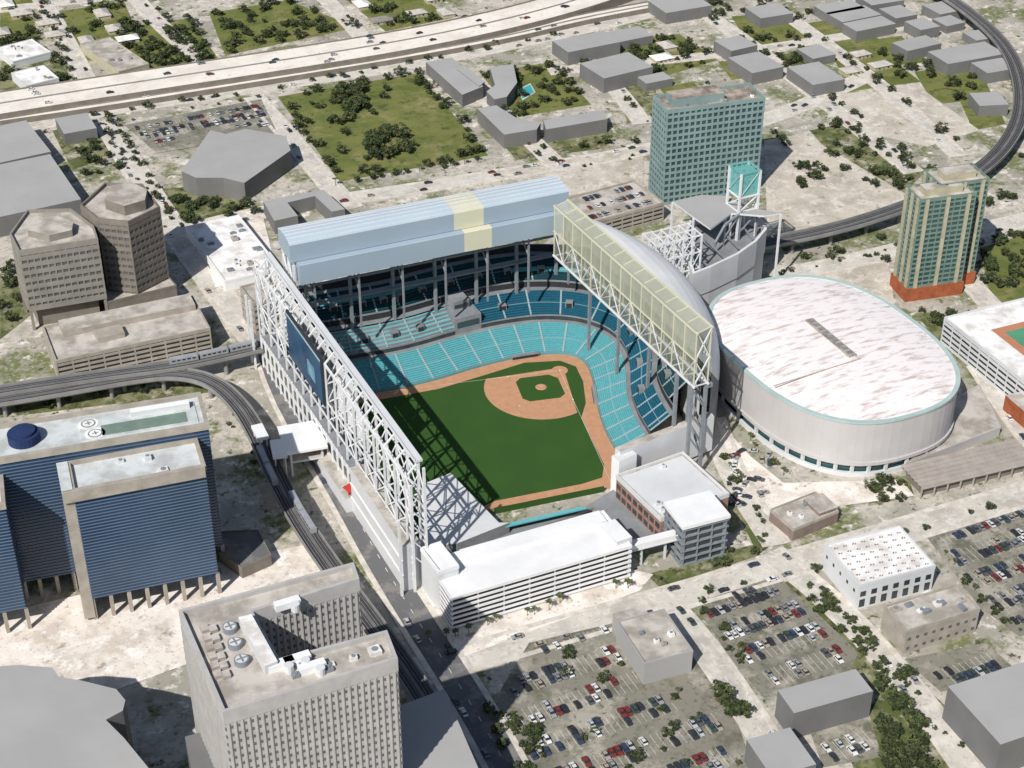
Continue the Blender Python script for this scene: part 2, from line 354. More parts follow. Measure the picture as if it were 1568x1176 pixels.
# ---------------------------------------------------------------- cars & trees
CARCOL=[(.72,.72,.71),(.45,.46,.47),(.22,.225,.23),(.03,.03,.035),(.20,.035,.03),(.04,.06,.11),(.36,.31,.25),(.09,.095,.10),(.66,.66,.64),(.05,.075,.07),(.035,.04,.05),(.30,.30,.31)]
TYRE=mat('tyre_rubber',(.02,.02,.02)); WIN=mat('car_window',(.03,.035,.04),rough=.1,spec=.6)
CARM=[]
for i,c in enumerate(CARCOL):
    m=mat('car_paint_%d'%i,c,c,rough=.3,spec=.5); mb=MB()
    prof=[(-2.25,.35),(-2.3,.75),(-2.1,.95),(-.0,1.0),(2.0,.82),(2.3,.65),(2.25,.35)]
    W=.9
    for a in range(len(prof)-1):
        (x0,z0),(x1,z1)=prof[a],prof[a+1]; mb.face([(x0,-W,z0),(x0,W,z0),(x1,W,z1),(x1,-W,z1)],m)
    mb.face([(x,-W,z) for x,z in prof][::-1],m); mb.face([(x,W,z) for x,z in prof],m)
    b=[(-1.7,-.85),(1.0,-.85),(1.0,.85),(-1.7,.85)]; t=[(-1.1,-.68),(.3,-.68),(.3,.68),(-1.1,.68)]
    for k in range(4):
        j=(k+1)%4; mb.face([(*b[k],.96),(*b[j],.96),(*t[j],1.42),(*t[k],1.42)],WIN)
    mb.face([(x,y,1.42) for x,y in t],m)
    for sx in(-1.4,1.4):
        for sy in(-.85,.85):
            for k in range(8):
                a0,a1=2*pi*k/8,2*pi*(k+1)/8
                mb.face([(sx,sy*1.07,.33),(sx+.33*cos(a0),sy*1.07,.33+.33*sin(a0)),(sx+.33*cos(a1),sy*1.07,.33+.33*sin(a1))],TYRE)
    o=mb.obj('car_proto'); CARM.append(o.data); bpy.data.objects.remove(o)
ncar=[0]
def car(x,y,z,ang,name='parked_car'):
    o=bpy.data.objects.new(name,random.choice(CARM)); o.location=(x,y,z+.03); o.rotation_euler=(0,0,ang); s=random.uniform(1.0,1.18); o.scale=(s,s,s)
    S.collection.objects.link(o); ncar[0]+=1
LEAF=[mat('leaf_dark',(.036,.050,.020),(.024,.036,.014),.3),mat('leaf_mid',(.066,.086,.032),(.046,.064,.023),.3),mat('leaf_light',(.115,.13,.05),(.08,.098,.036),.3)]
BARK=mat('bark',(.16,.12,.08))
TREEM=[]
for t in range(6):
    rr=random.Random(t+3); mb=MB(); hh=rr.uniform(7,9.5); r=rr.uniform(3.6,5)
    mb.cyl((0,0),.35,0,hh*.55,BARK,6,.2)
    cl=[]
    for k in range(13):
        a=rr.uniform(0,2*pi); q=r*sqrt(rr.random())*.85; zz=hh*rr.uniform(.5,.95)-q*.25
        cl.append((q*cos(a),q*sin(a),zz,rr.uniform(1.0,1.9)))
        if k<6: mb.beam((0,0,hh*.4),(q*cos(a),q*sin(a),zz),.16,BARK)
    for (cx,cy,cz,cr) in cl:
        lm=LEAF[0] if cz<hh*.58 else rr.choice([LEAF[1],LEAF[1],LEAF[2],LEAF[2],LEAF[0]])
        for k in range(30):
            d=Vector((rr.gauss(0,1),rr.gauss(0,1),rr.gauss(0,.8))).normalized()*cr*rr.uniform(.55,1.1)
            p=Vector((cx,cy,cz))+d; s=rr.uniform(.4,.8)
            u=Vector((rr.gauss(0,1),rr.gauss(0,1),rr.gauss(0,.4))).normalized(); v=u.cross(Vector((rr.gauss(0,.6),rr.gauss(0,.6),rr.gauss(0,1)))).normalized()
            mb.face([p-u*s,p+v*s*.8,p+u*s,p-v*s*.8],lm)
    o=mb.obj('t'); TREEM.append(o.data); bpy.data.objects.remove(o)
PALMM=[]
for t in range(2):
    rr=random.Random(t+30); mb=MB(); mb.cyl((0,0),.28,0,8,BARK,6,.2)
    for k in range(16):
        a=2*pi*k/16+rr.uniform(-.2,.2); L=rr.uniform(2.4,3.2); dr=rr.uniform(-.2,1.5)
        P=[Vector((cos(a)*L*s_,sin(a)*L*s_,8+.9*sin(s_*2.2)-dr*s_*s_)) for s_ in(0,.35,.7,1)]
        n=Vector((-sin(a),cos(a),-.3)); n2=Vector((-sin(a),cos(a),.3)); ww=[.1,.55,.45,.05]
        for i in range(3):
            mb.face([P[i],P[i+1],P[i+1]+n*ww[i+1],P[i]+n*ww[i]],LEAF[1]); mb.face([P[i],P[i+1],P[i+1]-n2*ww[i+1],P[i]-n2*ww[i]],LEAF[2])
    o=mb.obj('p'); PALMM.append(o.data); bpy.data.objects.remove(o)
ntree=[0]
def tree(x,y,z=0,s=1,palm=False):
    o=bpy.data.objects.new('palm_tree' if palm else 'broadleaf_tree',random.choice(PALMM if palm else TREEM)); ntree[0]+=1
    o.location=(x,y,z-.05); o.rotation_euler=(0,0,random.uniform(0,6.28)); o.scale=(s*random.uniform(.9,1.1),s*random.uniform(.9,1.1),s*random.uniform(.65,.9)); S.collection.objects.link(o)

# ================================================================= BALLPARK
bp=empty('baseball_stadium')
N0=(-38.7,558.7)
def wl(s,o=0): return add(add(N0,E2,s),E1,o)
home=site(857,568)
fa=(.2195,-.9756); fb=(-.9756,-.2195)
path_px=[(466,620),(580,602),(660,586),(735,562),(800,547),(862,541),(895,552),(908,582),(913,620),(925,660),(945,695)]
path=chaikin([site(*p) for p in path_px],3)
endp=[site(*p) for p in [(945,725),(935,748),(900,752),(830,765),(757,778)]]
fieldpoly=path+endp+[wl(25,4),wl(145,4)]
foot(fieldpoly)
mb=MB(); mb.flat(fieldpoly,.30,DIRT)
inner=[(480,630),(590,611),(672,596),(742,575),(803,556),(858,553),(882,562),(893,585),(897,618),(890,640),(905,672),(925,712),(922,732),(890,742),(757,768)]
def pt(a,b,z=0): p=add(add(home,fa,a),fb,b); return p
mb.flat([site(*p) for p in inner]+[wl(27,5),wl(140,5)],.34,GRASS)
mound=pt(13.0,13.0); sk_=[]
for i in range(49):
    a=2*pi*i/48; p=add(mound,(cos(a),sin(a)),29); q=(p[0]-home[0],p[1]-home[1]); A=q[0]*fa[0]+q[1]*fa[1]; B=q[0]*fb[0]+q[1]*fb[1]
    if A>-2.5 and B>-2.5: sk_.append((A,B))
mb.flat([pt(-2.5,-2.5)]+[pt(*q) for q in sorted(sk_,key=lambda q:atan2(q[1]+2.5,q[0]+2.5))],.38,DIRT)
g=24.5;o_=2.6
ig=[(o_+4,o_),(g-3,o_),(g,o_+3.2),(g,g-3.2),(g-3.2,g),(o_+3.2,g),(o_,g-3),(o_,o_+4)]
mb.flat([pt(*q) for q in ig],.42,GRASS)
mb.cyl(mound,2.9,.43,.7,DIRT,20,2.3); mb.box((mound[0],mound[1],.70),(.6,.15,.05),PAINT)
mb.cyl(home,4.2,.40,.44,DIRT,24)
for a,b in((27.43,0),(27.43,27.43),(0,27.43),(0,0)):
    p=pt(a,b); mb.box((p[0],p[1],.45),(.6,.6,.08),PAINT,.2)
for d,f,L in((fa,fb,103),(fb,fa,92)):
    a=add(home,d,1.5); b=add(home,d,L); mb.beam((*a,.455),(*b,.455),.12,PAINT,.02)
mb.obj('playing_field',bp)
# seating bowl
nP=len(path); NRM=side(path,1); NRM=[(NRM[i][0]-path[i][0],NRM[i][1]-path[i][1]) for i in range(nP)]
def bowl(mbs,i0,i1,o0,o1,z0,z1,rows,tread,riser,kf,aisle=None):
    for r in range(rows):
        a=o0+(o1-o0)*r/rows; b=o0+(o1-o0)*(r+1)/rows; za=z0+(z1-z0)*r/rows; zb=z0+(z1-z0)*(r+1)/rows; m_=a+(b-a)*.35
        for i in range(i0,i1):
            k0,k1=kf(i),kf(i+1)
            def q(i,k,o,z): p=add(path[i],NRM[i],o*k); return (p[0],p[1],z)
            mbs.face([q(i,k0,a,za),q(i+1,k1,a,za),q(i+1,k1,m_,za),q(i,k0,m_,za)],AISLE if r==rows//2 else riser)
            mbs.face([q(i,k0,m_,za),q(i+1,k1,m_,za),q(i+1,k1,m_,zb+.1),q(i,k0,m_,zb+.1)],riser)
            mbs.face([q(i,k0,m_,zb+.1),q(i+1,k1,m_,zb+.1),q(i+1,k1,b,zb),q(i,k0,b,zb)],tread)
    if aisle:
        for i in range(i0,i1+1,aisle):
            k=kf(i); a=add(path[i],NRM[i],o0*k); b=add(path[i],NRM[i],o1*k)
            mbs.beam((*a,z0+.25),(*b,z1+.35),.9,AISLE,.3)
def kf(i):
    s=i/(nP-1); return 1.0 if s<.45 else 1.0-.32*min(1,(s-.45)/.35)
iS=int(nP*.36)
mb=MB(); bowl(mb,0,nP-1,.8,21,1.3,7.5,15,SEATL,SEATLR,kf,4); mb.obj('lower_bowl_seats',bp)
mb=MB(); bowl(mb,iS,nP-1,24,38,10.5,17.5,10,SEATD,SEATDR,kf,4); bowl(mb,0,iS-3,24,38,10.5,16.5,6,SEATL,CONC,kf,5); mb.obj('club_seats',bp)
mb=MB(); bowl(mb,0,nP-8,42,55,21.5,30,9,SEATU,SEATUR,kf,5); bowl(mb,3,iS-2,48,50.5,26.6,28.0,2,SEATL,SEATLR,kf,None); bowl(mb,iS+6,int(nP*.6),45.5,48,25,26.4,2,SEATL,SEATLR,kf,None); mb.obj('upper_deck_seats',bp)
mb=MB()
def bstrip(o0,z0,o1,z1,m,i0=0,i1=None):
    for i in range(i0,(i1 or nP-1)):
        def q(i,o,z): p=add(path[i],NRM[i],o*kf(i)); return (p[0],p[1],z)
        mb.face([q(i,o0,z0),q(i+1,o0,z0),q(i+1,o1,z1),q(i,o1,z1)],m)
bstrip(.2,0.2,.2,1.5,SEATLR); bstrip(.2,1.5,.8,1.5,CONC)
bstrip(21,7.4,24,7.4,CONC); bstrip(24,7.4,24,10.6,GLASS); bstrip(23.7,9.8,23.7,10.8,CONC)
bstrip(38,17.3,42,17.3,CONC); bstrip(42,17.3,42,21.6,DARK); bstrip(41.6,20.8,41.6,21.9,CONC)
bstrip(55,29.8,59,29.8,CONC); bstrip(59,29.8,59,34,DARK); bstrip(60,34,59,34,CONC); bstrip(60,0,60,34,WHITE2)
for o,z,rng in((30,13.6,range(2,iS-4,5)),(47,25,range(1,nP-14,4)),(30,14,range(iS+4,nP-8,9))):
    for i in rng:
        k=kf(i); d=NRM[i]; p=add(path[i],d,o*k); an=atan2(d[1],d[0])-pi/2
        mb.box((p[0],p[1],z-1.2),(4,3.2,3.2),CONC,an); p2=add(p,d,-1.7); mb.box((p2[0],p2[1],z-1),(3,.2,2.4),DARK,an)
for i in (int(nP*.42),int(nP*.74)):
    p=add(path[i],NRM[i],-.2); an=atan2(NRM[i][1],NRM[i][0])-pi/2; mb.box((p[0],p[1],.35),(15,2.2,1.9),CONC,an); p=add(p,NRM[i],-1.15); mb.box((p[0],p[1],.6),(14,.1,1.3),DARK,an)
# press box between the club sections
i=iS-2; p=add(path[i],NRM[i],31); an=atan2(NRM[i][1],NRM[i][0])-pi/2
mb.box((p[0],p[1],7.3),(15,14.5,9.6),CONC,an,STEELG); p2=add(path[i],NRM[i],23.6); mb.box((p2[0],p2[1],11),(12.5,.2,3.4),GLASS,an)
p=add(path[i],NRM[i],36); mb.box((p[0],p[1],16.91),(9,8,5),CONC,an); p=add(path[i],NRM[i],31.9); mb.box((p[0],p[1],18),(8,.2,2),GLASS,an)
mb.obj('stand_structure',bp)
mb=MB()
RF=(-103.2,709.2); rd=(.9214,.3887); rn=(-.3887,.9214)
def rp(s,o): return add(add(RF,rd,s),rn,o)
for s in range(8,147,23):  # columns in darker grey, painting in the shade below the roof
    a=rp(s,4); b=rp(s,20)
    mb.beam((*a,26),(*a,60),.9,STEELG); mb.beam((*b,0),(*b,60),1.5,STEELG)
    mb.beam((*a,48),(*b,59),.7,STEELG)
mb.beam((*rp(4,20),47),(*rp(146,20),47),1.0,STEELG)
mb.beam((*rp(0,20),36),(*rp(150,20),36),4,CONC,.8)
mb.obj('roof_support_columns',bp)
mb=MB()
def slab(s0,s1,o0,o1,z0,z1,m,drop=1.5,nr_=5,side_m=None):
    sm=side_m or m
    prof=[(o0,z0),(o0,z1-drop)]+[(o0+(o1-o0)*t,z1-drop+drop*sin(pi*min(1,t*1.0+.08))**.6) for t in[i/nr_*0.92+.02 for i in range(nr_+1)]]+[(o1,z1-drop),(o1,z0)]
    for i in range(len(prof)-1):
        (a,za),(b,zb)=prof[i],prof[i+1]
        mb.face([(*rp(s0,a),za),(*rp(s1,a),za),(*rp(s1,b),zb),(*rp(s0,b),zb)],m if i else sm)
    for s in(s0,s1): mb.face([(*rp(s,a),za) for a,za in prof],sm)
    mb.face([(*rp(s0,o0),z0),(*rp(s0,o1),z0),(*rp(s1,o1),z0),(*rp(s1,o0),z0)],sm)
YA,YB=86,98
for a,b,m,ms in((0,YA,BLUE2,BLUE2),(YA,YB+3,YEL,YEL),(YB+3,147.5,BLUE2,BLUE2)):
    slab(a+.003,b,0,24,60,71.3,m,.6,2,ms)
for a,b,m,ms in((-3,YA-4,BLUE,BLUE2),(YA-4,YB,YEL,YEL),(YB,145,BLUE,BLUE2)):
    slab(a+.003,b,3.5,23.5,71.4,82.5,m,1.8,6,ms)
for i in range(6):
    o=4.6+i*3.5; z=82.5-1.8+1.8*sin(pi*min(1,(i/5.0*.92+.1)))**.6+.12 if i<5 else 80.9
    mb.beam((*rp(-3.2,o),z),(*rp(145.2,o),z),.35,WHITE2,.6)
for o in(3,12,21): mb.beam((*rp(-2,o),52),(*rp(-2,o),70),1,STEEL); mb.beam((*rp(-2,o),52),(*rp(-2,min(o+9,22)),68),.6,STEEL)
mb.obj('retractable_roof',bp)
# lattice gantry wall: a row of tall portals carrying the roof rail
LW=192; OF=-6
mb=MB(); nb=16; bs=LW/nb
mb.beam((*wl(-1,0),64.2),(*wl(LW+2,0),64.2),3.4,WHITE2,1.2); mb.beam((*wl(-1,-1.75),64.6),(*wl(LW+2,-1.75),64.6),.15,STEEL,1.8)
mb.beam((*wl(0,0),57),(*wl(LW,0),57),.7,STEEL); mb.beam((*wl(-1,OF),57),(*wl(LW+2,OF),57),.9,STEEL)
for zz in(27,37,47):
    mb.beam((*wl(0,0),zz),(*wl(LW,0),zz),.6,STEEL)
    if zz<47: mb.beam((*wl(0,OF),zz-1),(*wl(LW,OF),zz-1),.5,STEEL)
for i in range(nb+1):
    s=i*bs
    mb.beam((*wl(s,0),2),(*wl(s,0),63),1.0,STEEL); mb.beam((*wl(s,OF),8),(*wl(s,OF),57.5),.8,STEEL)
    for zz in(27,37,47): mb.beam((*wl(s,OF),zz-1),(*wl(s,0),zz),.5,STEEL)
    mb.beam((*wl(s,OF),57),(*wl(s,0),63),.7,STEEL); mb.beam((*wl(s,OF),36),(*wl(s,0),47),.4,STEEL); mb.beam((*wl(s,OF),46),(*wl(s,0),57),.4,STEEL)
    if i<nb:
        h=s+bs/2; mb.beam((*wl(s,0),57),(*wl(h,0),63.4),.4,STEEL); mb.beam((*wl(h,0),63.4),(*wl(s+bs,0),57),.4,STEEL)
        if not 7<=i<=11:
            a,b=(s,s+bs) if i%2 else (s+bs,s)
            mb.beam((*wl(a,0),37),(*wl(b,0),47),.4,STEEL); mb.beam((*wl(a,OF),26),(*wl(b,OF),36),.4,STEEL)
        if i in(0,1,14,15):
            mb.beam((*wl(s,0),47),(*wl(s+bs,0),57),.4,STEEL); mb.beam((*wl(s,OF),46),(*wl(s+bs,OF),57),.4,STEEL); mb.beam((*wl(s+bs,0),27),(*wl(s,0),37),.4,STEEL)
for s0 in(-6,LW,LW+6):
    for o in(0,OF,-12):
        mb.beam((*wl(s0,o),0),(*wl(s0,o),64 if o==0 else 57-(o<-10)*16),1.0,STEEL)
    for zz in range(12,56,8): mb.beam((*wl(s0,0),zz),(*wl(s0,OF),zz+8),.5,STEEL)
for s0 in(-6,LW):
    for zz in range(6,60,9):
        for o in(0,OF): mb.beam((*wl(s0,o),zz),(*wl(s0+6,o),min(zz+9,63)),.45,STEEL); mb.beam((*wl(s0,o),zz),(*wl(s0+6,o),zz),.45,STEEL)
# white panels between inner columns, added to make the gantry's field shadow solid
for i in range(5,15):
    s=i*bs
    for zz,hh in((27.4,9.2),(37.4,9.2),(47.4,9.1)):
        if i==5 and zz>40: continue
        mb.prism([wl(s+.6,.5),wl(s+bs-.6,.5),wl(s+bs-.6,.8),wl(s+.6,.8)],zz,zz+hh,WHITE2,WHITE2,True)
mb.obj('lattice_roof_gantry',bp)
mb=MB()
def wbox(s0,s1,o0,o1,z0,z1,m,top=None): mb.prism([wl(s0,o0),wl(s1,o0),wl(s1,o1),wl(s0,o1)],z0,z1,m,top,True)
wbox(-4,58,-10,-2,0,25,WHITE2,ROOFB); wbox(58.01,LW+2,-7.5,-2,0,19,WHITE2,CONC); wbox(58.01,110,-13,-7.51,0,8,WHITE2,ROOFB)
wbox(-4,LW,-1.5,2.5,0.31,14,CONC,CONC); wbox(-3,60,2.51,5,0.31,10,SEATLR,CONC)
for i in range(20):
    s=60+i*6.9; wbox(s,s+.8,-8.3,-7.6,0.0,19.6,WHITE)
    if i<19: wbox(s+1.5,s+6,-7.9,-7.52,3,7,GLASS); wbox(s+1.5,s+6,-7.9,-7.52,11,15.5,GLASS)
for z in(8,16): wbox(-4.3,58.3,-10.4,-10.01,z,z+.8,WHITE)
mb.obj('gantry_base_building',bp)
mb=MB()
SCR=mat('scoreboard_screen',(.02,.10,.20),(.01,.05,.12),.06,rough=.3); SCR2=mat('scoreboard_image_panel',(.25,.42,.5),(.05,.2,.35),.15,rough=.3)
wbox(96,145,-7.5,-6.5,34,60,DARK); wbox(97,144,-7.8,-7.51,35,59,SCR); wbox(106,116,-7.95,-7.81,41,49,SCR2); wbox(97,144,-7.95,-7.81,58,59,TEALRIM)
mb.obj('scoreboard',bp)
# sliding glass wall, right side
GA=(28.3,756.6);GB=(88.6,634.9); gl=hypot(GB[0]-GA[0],GB[1]-GA[1]); gd=((GB[0]-GA[0])/gl,(GB[1]-GA[1])/gl); gn=(gd[1],-gd[0])
if gn[0]>0: gn=(-gn[0],-gn[1])
def gp(s,o,z): p=add(add(GA,gd,s),gn,o); return (p[0],p[1],z)
mb=MB()
for o in(0,7.5):
    mb.face([gp(0,o,66),gp(gl,o,66),gp(gl,o,82),gp(0,o,82)],YELT)
    mb.face([gp(0,o,52),gp(gl,o,52),gp(gl,o,66),gp(0,o,66)],YELT2)
mb.face([gp(0,0,82),gp(gl,0,82),gp(gl,7.5,80),gp(0,7.5,80)],YELT)
mb.obj('glass_skin',bp)
mb=MB(); n=14
for o in(0,7.5):
    for z,t in((52,.9),(66,.6),(82 if o==0 else 80.2,.8)): mb.beam(gp(-1,o,z),gp(gl+1,o,z),t,YEL if z>60 else STEEL)
    for i in range(n+1):
        s=gl*i/n; mb.beam(gp(s,o,52),gp(s,o,82-(o>0)*1.8),.5,YEL)
        if i<n and o>0: mb.beam(gp(s,o,52 if i%2 else 66),gp(s+gl/n,o,66 if i%2 else 52),.4,STEEL)
for i in range(n+1):
    s=gl*i/n; mb.beam(gp(s,0,82),gp(s,7.5,80.2),.45,YEL); mb.beam(gp(s,0,52),gp(s,7.5,52),.45,STEEL)
for a,b in((0,7.5),(7.5,0)): mb.beam(gp(gl,a,52),gp(gl,b,66),.5,STEEL); mb.beam(gp(gl,a,66),gp(gl,b,81),.5,STEEL)
for s,o in((gl-1,0),(gl-1,7.5),(gl-14,0),(gl-14,7.5)): mb.beam(gp(s,o,0),gp(s,o,52),1.5,STEELG)
for z in(12,25,38): mb.beam(gp(gl-1,0,z),gp(gl-14,0,z+12),.8,STEELG); mb.beam(gp(gl-1,0,z),gp(gl-1,7.5,z+12),.8,STEELG)
for s in(20,50,80): mb.beam(gp(s,-3,0),gp(s,-3,52),1.4,STEELG)
mb.beam(gp(0,-1.5,50),gp(gl,-1.5,50),3,STEELG,2)
mb.obj('sliding_glass_wall_frame',bp)
# curved shell roof over concourse
mb=MB(); NS,NT=30,12
def shell(s,t):
    a=-.12+1.02*s; W=50*max(0.0,sin(pi*min(1,max(0,(s**.72)))))**.55
    p=add(add(GA,gd,a*gl),gn,-2.5-W*sin(t*pi/2)); return (p[0],p[1],69-33*(1-cos(t*pi/2))*min(1,W/25)-11*s)
for i in range(NS):
    for j in range(NT):
        mb.face([shell(i/NS,j/NT),shell((i+1)/NS,j/NT),shell((i+1)/NS,(j+1)/NT),shell(i/NS,(j+1)/NT)],WHITE)
for i in range(NS):
    a,b=shell(i/NS,1),shell((i+1)/NS,1)
    if 0<i<NS-1: mb.face([(a[0],a[1],0),(b[0],b[1],0),b,a],CONC)
mb.obj('curved_concourse_roof',bp,True)
foot([(-122,700),(-60,560),(60,600),(100,640),(100,740),(40,800),(-100,770)],2)
# entrance rotunda
mb=MB()
dp=[(1062,418),(1088,408),(1130,388),(1158,368),(1173,350),(1168,335),(1120,318),(1060,330),(1045,370)]
dw=[site(x,y,35) for x,y in dp]; foot(dw)
mb.prism(dw,0,29,WHITE2,CONC); mb.ring(offset(dw,.5),offset(dw,-1),20,35,WHITE2)
for i in range(5):
    p=lerp(dw[1],dw[4],i/4); q=lerp(dw[8],dw[5],i/4); mb.beam((*p,34),(*q,34),.8,STEELG)
cr=[site(x,y,46) for x,y in [(1030,308),(1075,298),(1112,300),(1150,318),(1196,326),(1170,330),(1120,326),(1088,350),(1062,332)]]
mb.prism(cr,45,46,WHITE2,GREY,True)
for p in cr[::2]: mb.beam((*p,0),(*p,45),1,STEEL)
arc=[site(x,y,z) +(z,) for x,y,z in [(1095,372,36),(1110,345,42),(1135,325,46),(1160,325,44),(1178,345,36)]]
for i in range(4): mb.beam(arc[i],arc[i+1],1.2,STEELG); mb.beam((arc[i][0],arc[i][1],34),arc[i+1],.6,STEELG); mb.beam((arc[i][0],arc[i][1],29),arc[i],.7,STEELG)
mb.obj('entrance_rotunda',bp)
mb=MB(); c0=site(1135,330,40)
cs=[add(add(c0,E1,a*6),E2,b*6) for a,b in((-1,-1),(1,-1),(1,1),(-1,1))]
mb.prism(offset(cs,-.6),55,68,TURQ,TURQ,True)
for i in range(4):
    a,b=cs[i],cs[(i+1)%4]; mb.beam((*a,0),(*a,69),1.1,STEEL)
    for z in(46,54.5,69): mb.beam((*a,z),(*b,z),.8,TURQ if z>60 else STEEL)
    mb.beam((*a,46),(*b,54.5),.5,STEEL); mb.beam((*a,54.5),(*b,69),.4,TEALRIM)
mb.obj('glass_beacon_cube',bp)
mb=MB(); l0=site(1028,410,36)
for i in range(6):
    for j in range(3):
        p=add(add(l0,E1,-10+i*5.5),E2,j*7)
        mb.beam((*p,20),(*p,52),.8,STEEL)
        for k in range(4):
            z=22+k*9.8
            if i<5: q=add(p,E1,5.5); mb.beam((*p,z),(*q,z),.6,STEEL)
            if i<5 and (i+k)%2: mb.beam((*p,z),(*q,min(z+10,52)),.4,STEEL)
            if j<2: q=add(p,E2,7); mb.beam((*p,z),(*q,z),.6,STEEL)
mb.obj('white_lattice_tower',bp)
mb=MB()
r=rect((950,692),(1094,636),(945,684),22); mb.prism(r,2,22,WHITE2,ROOFB,True)
r=rect((948,712),(975,700),(944,700),18); mb.prism(r,0,20,WHITE,WHITE2)
mb.obj('end_screen_block',bp)
mb=MB(); o=rect((1012,795),(1116,757),(948,728),14); foot(o); mb.prism(o,0,14,BRICK,ROOFB); mb.ring(offset(o,.2),offset(o,-.4),12.6,15,WHITE2); mb.flat(offset(o,-1.5),14.1,WHITE2)
a,b=o[0],o[3]; an=atan2(b[1]-a[1],b[0]-a[0])
for i in range(8):
    p=lerp(a,b,(i+.5)/8); mb.box((p[0],p[1],3),(3,.5,2.6),GLASS,an); mb.box((p[0],p[1],8),(3,.5,2.6),GLASS,an)
clutter(mb,o,14.1,3,WHITE2); mb.obj('ballpark_office_building')
mb=MB(); o=rect((1046,808),(1119,789),(1012,770),22.4); foot(o)
facade(mb,offset(o,-1.5),0,20,5,6,STEELG,GLASS,ROOFD,.16,.4,1.2,0); mb.prism(o,20.9,22.6,WHITE,WHITE,True); mb.obj('glass_pavilion')
mb=MB(); a=(*site(955,838,12),12); b=(*site(1047,815,12),12); mb.beam(a,b,4,WHITE,2.6); mb.beam((a[0],a[1],10.4),(b[0],b[1],10.4),4.6,WHITE2,.5)
for t in(.3,.7): q=lerp(a,b,t); mb.beam((q[0],q[1],0),(q[0],q[1],10.4),.9,WHITE2)
mb.obj('skybridge')
mb=MB(); o=rect((690,918),(968,837),(650,860),17.4,False); foot(o)
mb.prism(offset(o,-2.0),0,17,DARK,ROOFW)  # solid core painted near-black for the shade between open floors
for i in range(7):
    z=i*2.6+1.0; mb.ring(offset(o,.0),offset(o,-.35),z,z+(1.15 if i<6 else 1.5),WHITE)
    if i<6: mb.ring(offset(o,-.36),offset(o,-2.01),z,z+.25,CONC)
for k in range(4):
    a,b=o[k],o[(k+1)%4]; L=hypot(b[0]-a[0],b[1]-a[1]); n=int(L/11); an=atan2(b[1]-a[1],b[0]-a[0]); q=offset(o,-.9); a,b=q[k],q[(k+1)%4]
    for i in range(n+1): p=lerp(a,b,i/n); mb.box((p[0],p[1],0),(.6,.5,16.8),WHITE2,an)
mb.prism(offset(o,-.36),17.1,17.7,WHITE,WHITE,True)
mb.prism(sub(o,.18,.97,.7,.99),17.71,18.9,WHITE,WHITE)
t=rect((672,872),(702,862),(643,836),24); mb.prism(t,0,22,WHITE2,WHITE); mb.ring(offset(t,.2),offset(t,-.6),21,23,WHITE)
t=rect((945,830),(968,822),(925,800),20); mb.prism(t,0,20,WHITE2,WHITE)
mb.obj('parking_garage')
mb=MB(); d=poly_at([(645,742),(690,724),(764,800),(780,800),(700,832),(650,838)],8); mb.prism(d,0.32,8,CONC,WHITE2)
a=site(765,798,5); b=site(888,770,5); n=E2
for i in range(7):
    mb.beam((a[0]-n[0]*i,a[1]-n[1]*i,2+i*.7),(b[0]-n[0]*i,b[1]-n[1]*i,2+i*.7),1.0,SEATL,.7)
mb.beam((*site(757,779,3),1.7),(*site(925,745,3),1.7),.4,GRASS,3.2)
d=poly_at([(765,800),(890,772),(925,750),(950,735),(1010,815),(975,830),(910,768),(700,845)],5); mb.prism(d,0.32,2.0,CONC,CONC)
mb.obj('outfield_deck',bp)

# ================================================================= ARENA
ac=(157,702); aa,ab=68.5,51; AN=atan2(-.903,.43)
def sup(a,b,n=80,e=2.5):
    o=[]
    for i in range(n):
        t=2*pi*i/n; x=abs(cos(t))**(2/e)*a*(1 if cos(t)>=0 else -1); y=abs(sin(t))**(2/e)*b*(1 if sin(t)>=0 else -1)
        o.append((ac[0]+x*cos(AN)-y*sin(AN),ac[1]+x*sin(AN)+y*cos(AN)))
    return o
mb=MB(); rim=sup(aa,ab); foot(rim,4)
mb.prism(sup(aa-2,ab-2),0,8,GLASST,ARENAW); mb.ring(sup(aa+.0,ab+.0),sup(aa-1.9,ab-1.9),8,30,ARENAW)
mb.ring(sup(aa+.8,ab+.8),sup(aa-1,ab-1),6.6,8.4,ARENAW); mb.ring(sup(aa+.5,ab+.5),sup(aa-1.6,ab-1.6),30,31.0,TEALRIM)
mb.ring(sup(aa+.3,ab+.3),sup(aa-1,ab-1),0,2.2,WHITE2)
for i,p in enumerate(sup(aa-.5,ab-.5)): 
    if i%2==0: mb.box((p[0],p[1],2.2),(1.4,1.4,4.4),WHITE2,AZ)
for i,p in enumerate(sup(aa-.04,ab-.04,40)): mb.box((p[0],p[1],8.5),(.12,.12,21.4),ARENAW,AZ)
rings=[sup((aa-1.6)*k,(ab-1.6)*k) for k in(1,.85,.65,.4,.15)]; zs=[30.6,31.8,33,33.8,34.1]
for k in range(4):
    for i in range(80):
        j=(i+1)%80; mb.face([(*rings[k][i],zs[k]),(*rings[k][j],zs[k]),(*rings[k+1][j],zs[k+1]),(*rings[k+1][i],zs[k+1])],PINK)
mb.face([(*p,34.1) for p in rings[4]],PINK)
p=site(1272,515,35); mb.box((p[0],p[1],33.6),(38,4.5,1.2),LOUV,AN,ROOFD)
for t in range(9):
    q=(p[0]+cos(AN)*(-16+t*4),p[1]+sin(AN)*(-16+t*4)); mb.box((q[0],q[1],34.8),(2,3,.4),STEELG,AN)
RB=mat('roof_seam',(.36,.28,.22),(.55,.45,.40),.5)
for (ax,ay,bx,by) in((1185,590,1318,548),(1225,482,1315,548)):
    a=site(ax,ay,33.8); b=site(bx,by,34.6); mb.beam((*a,33.5),(*b,34.3),.35,RB,.5)
mb.obj('oval_arena')
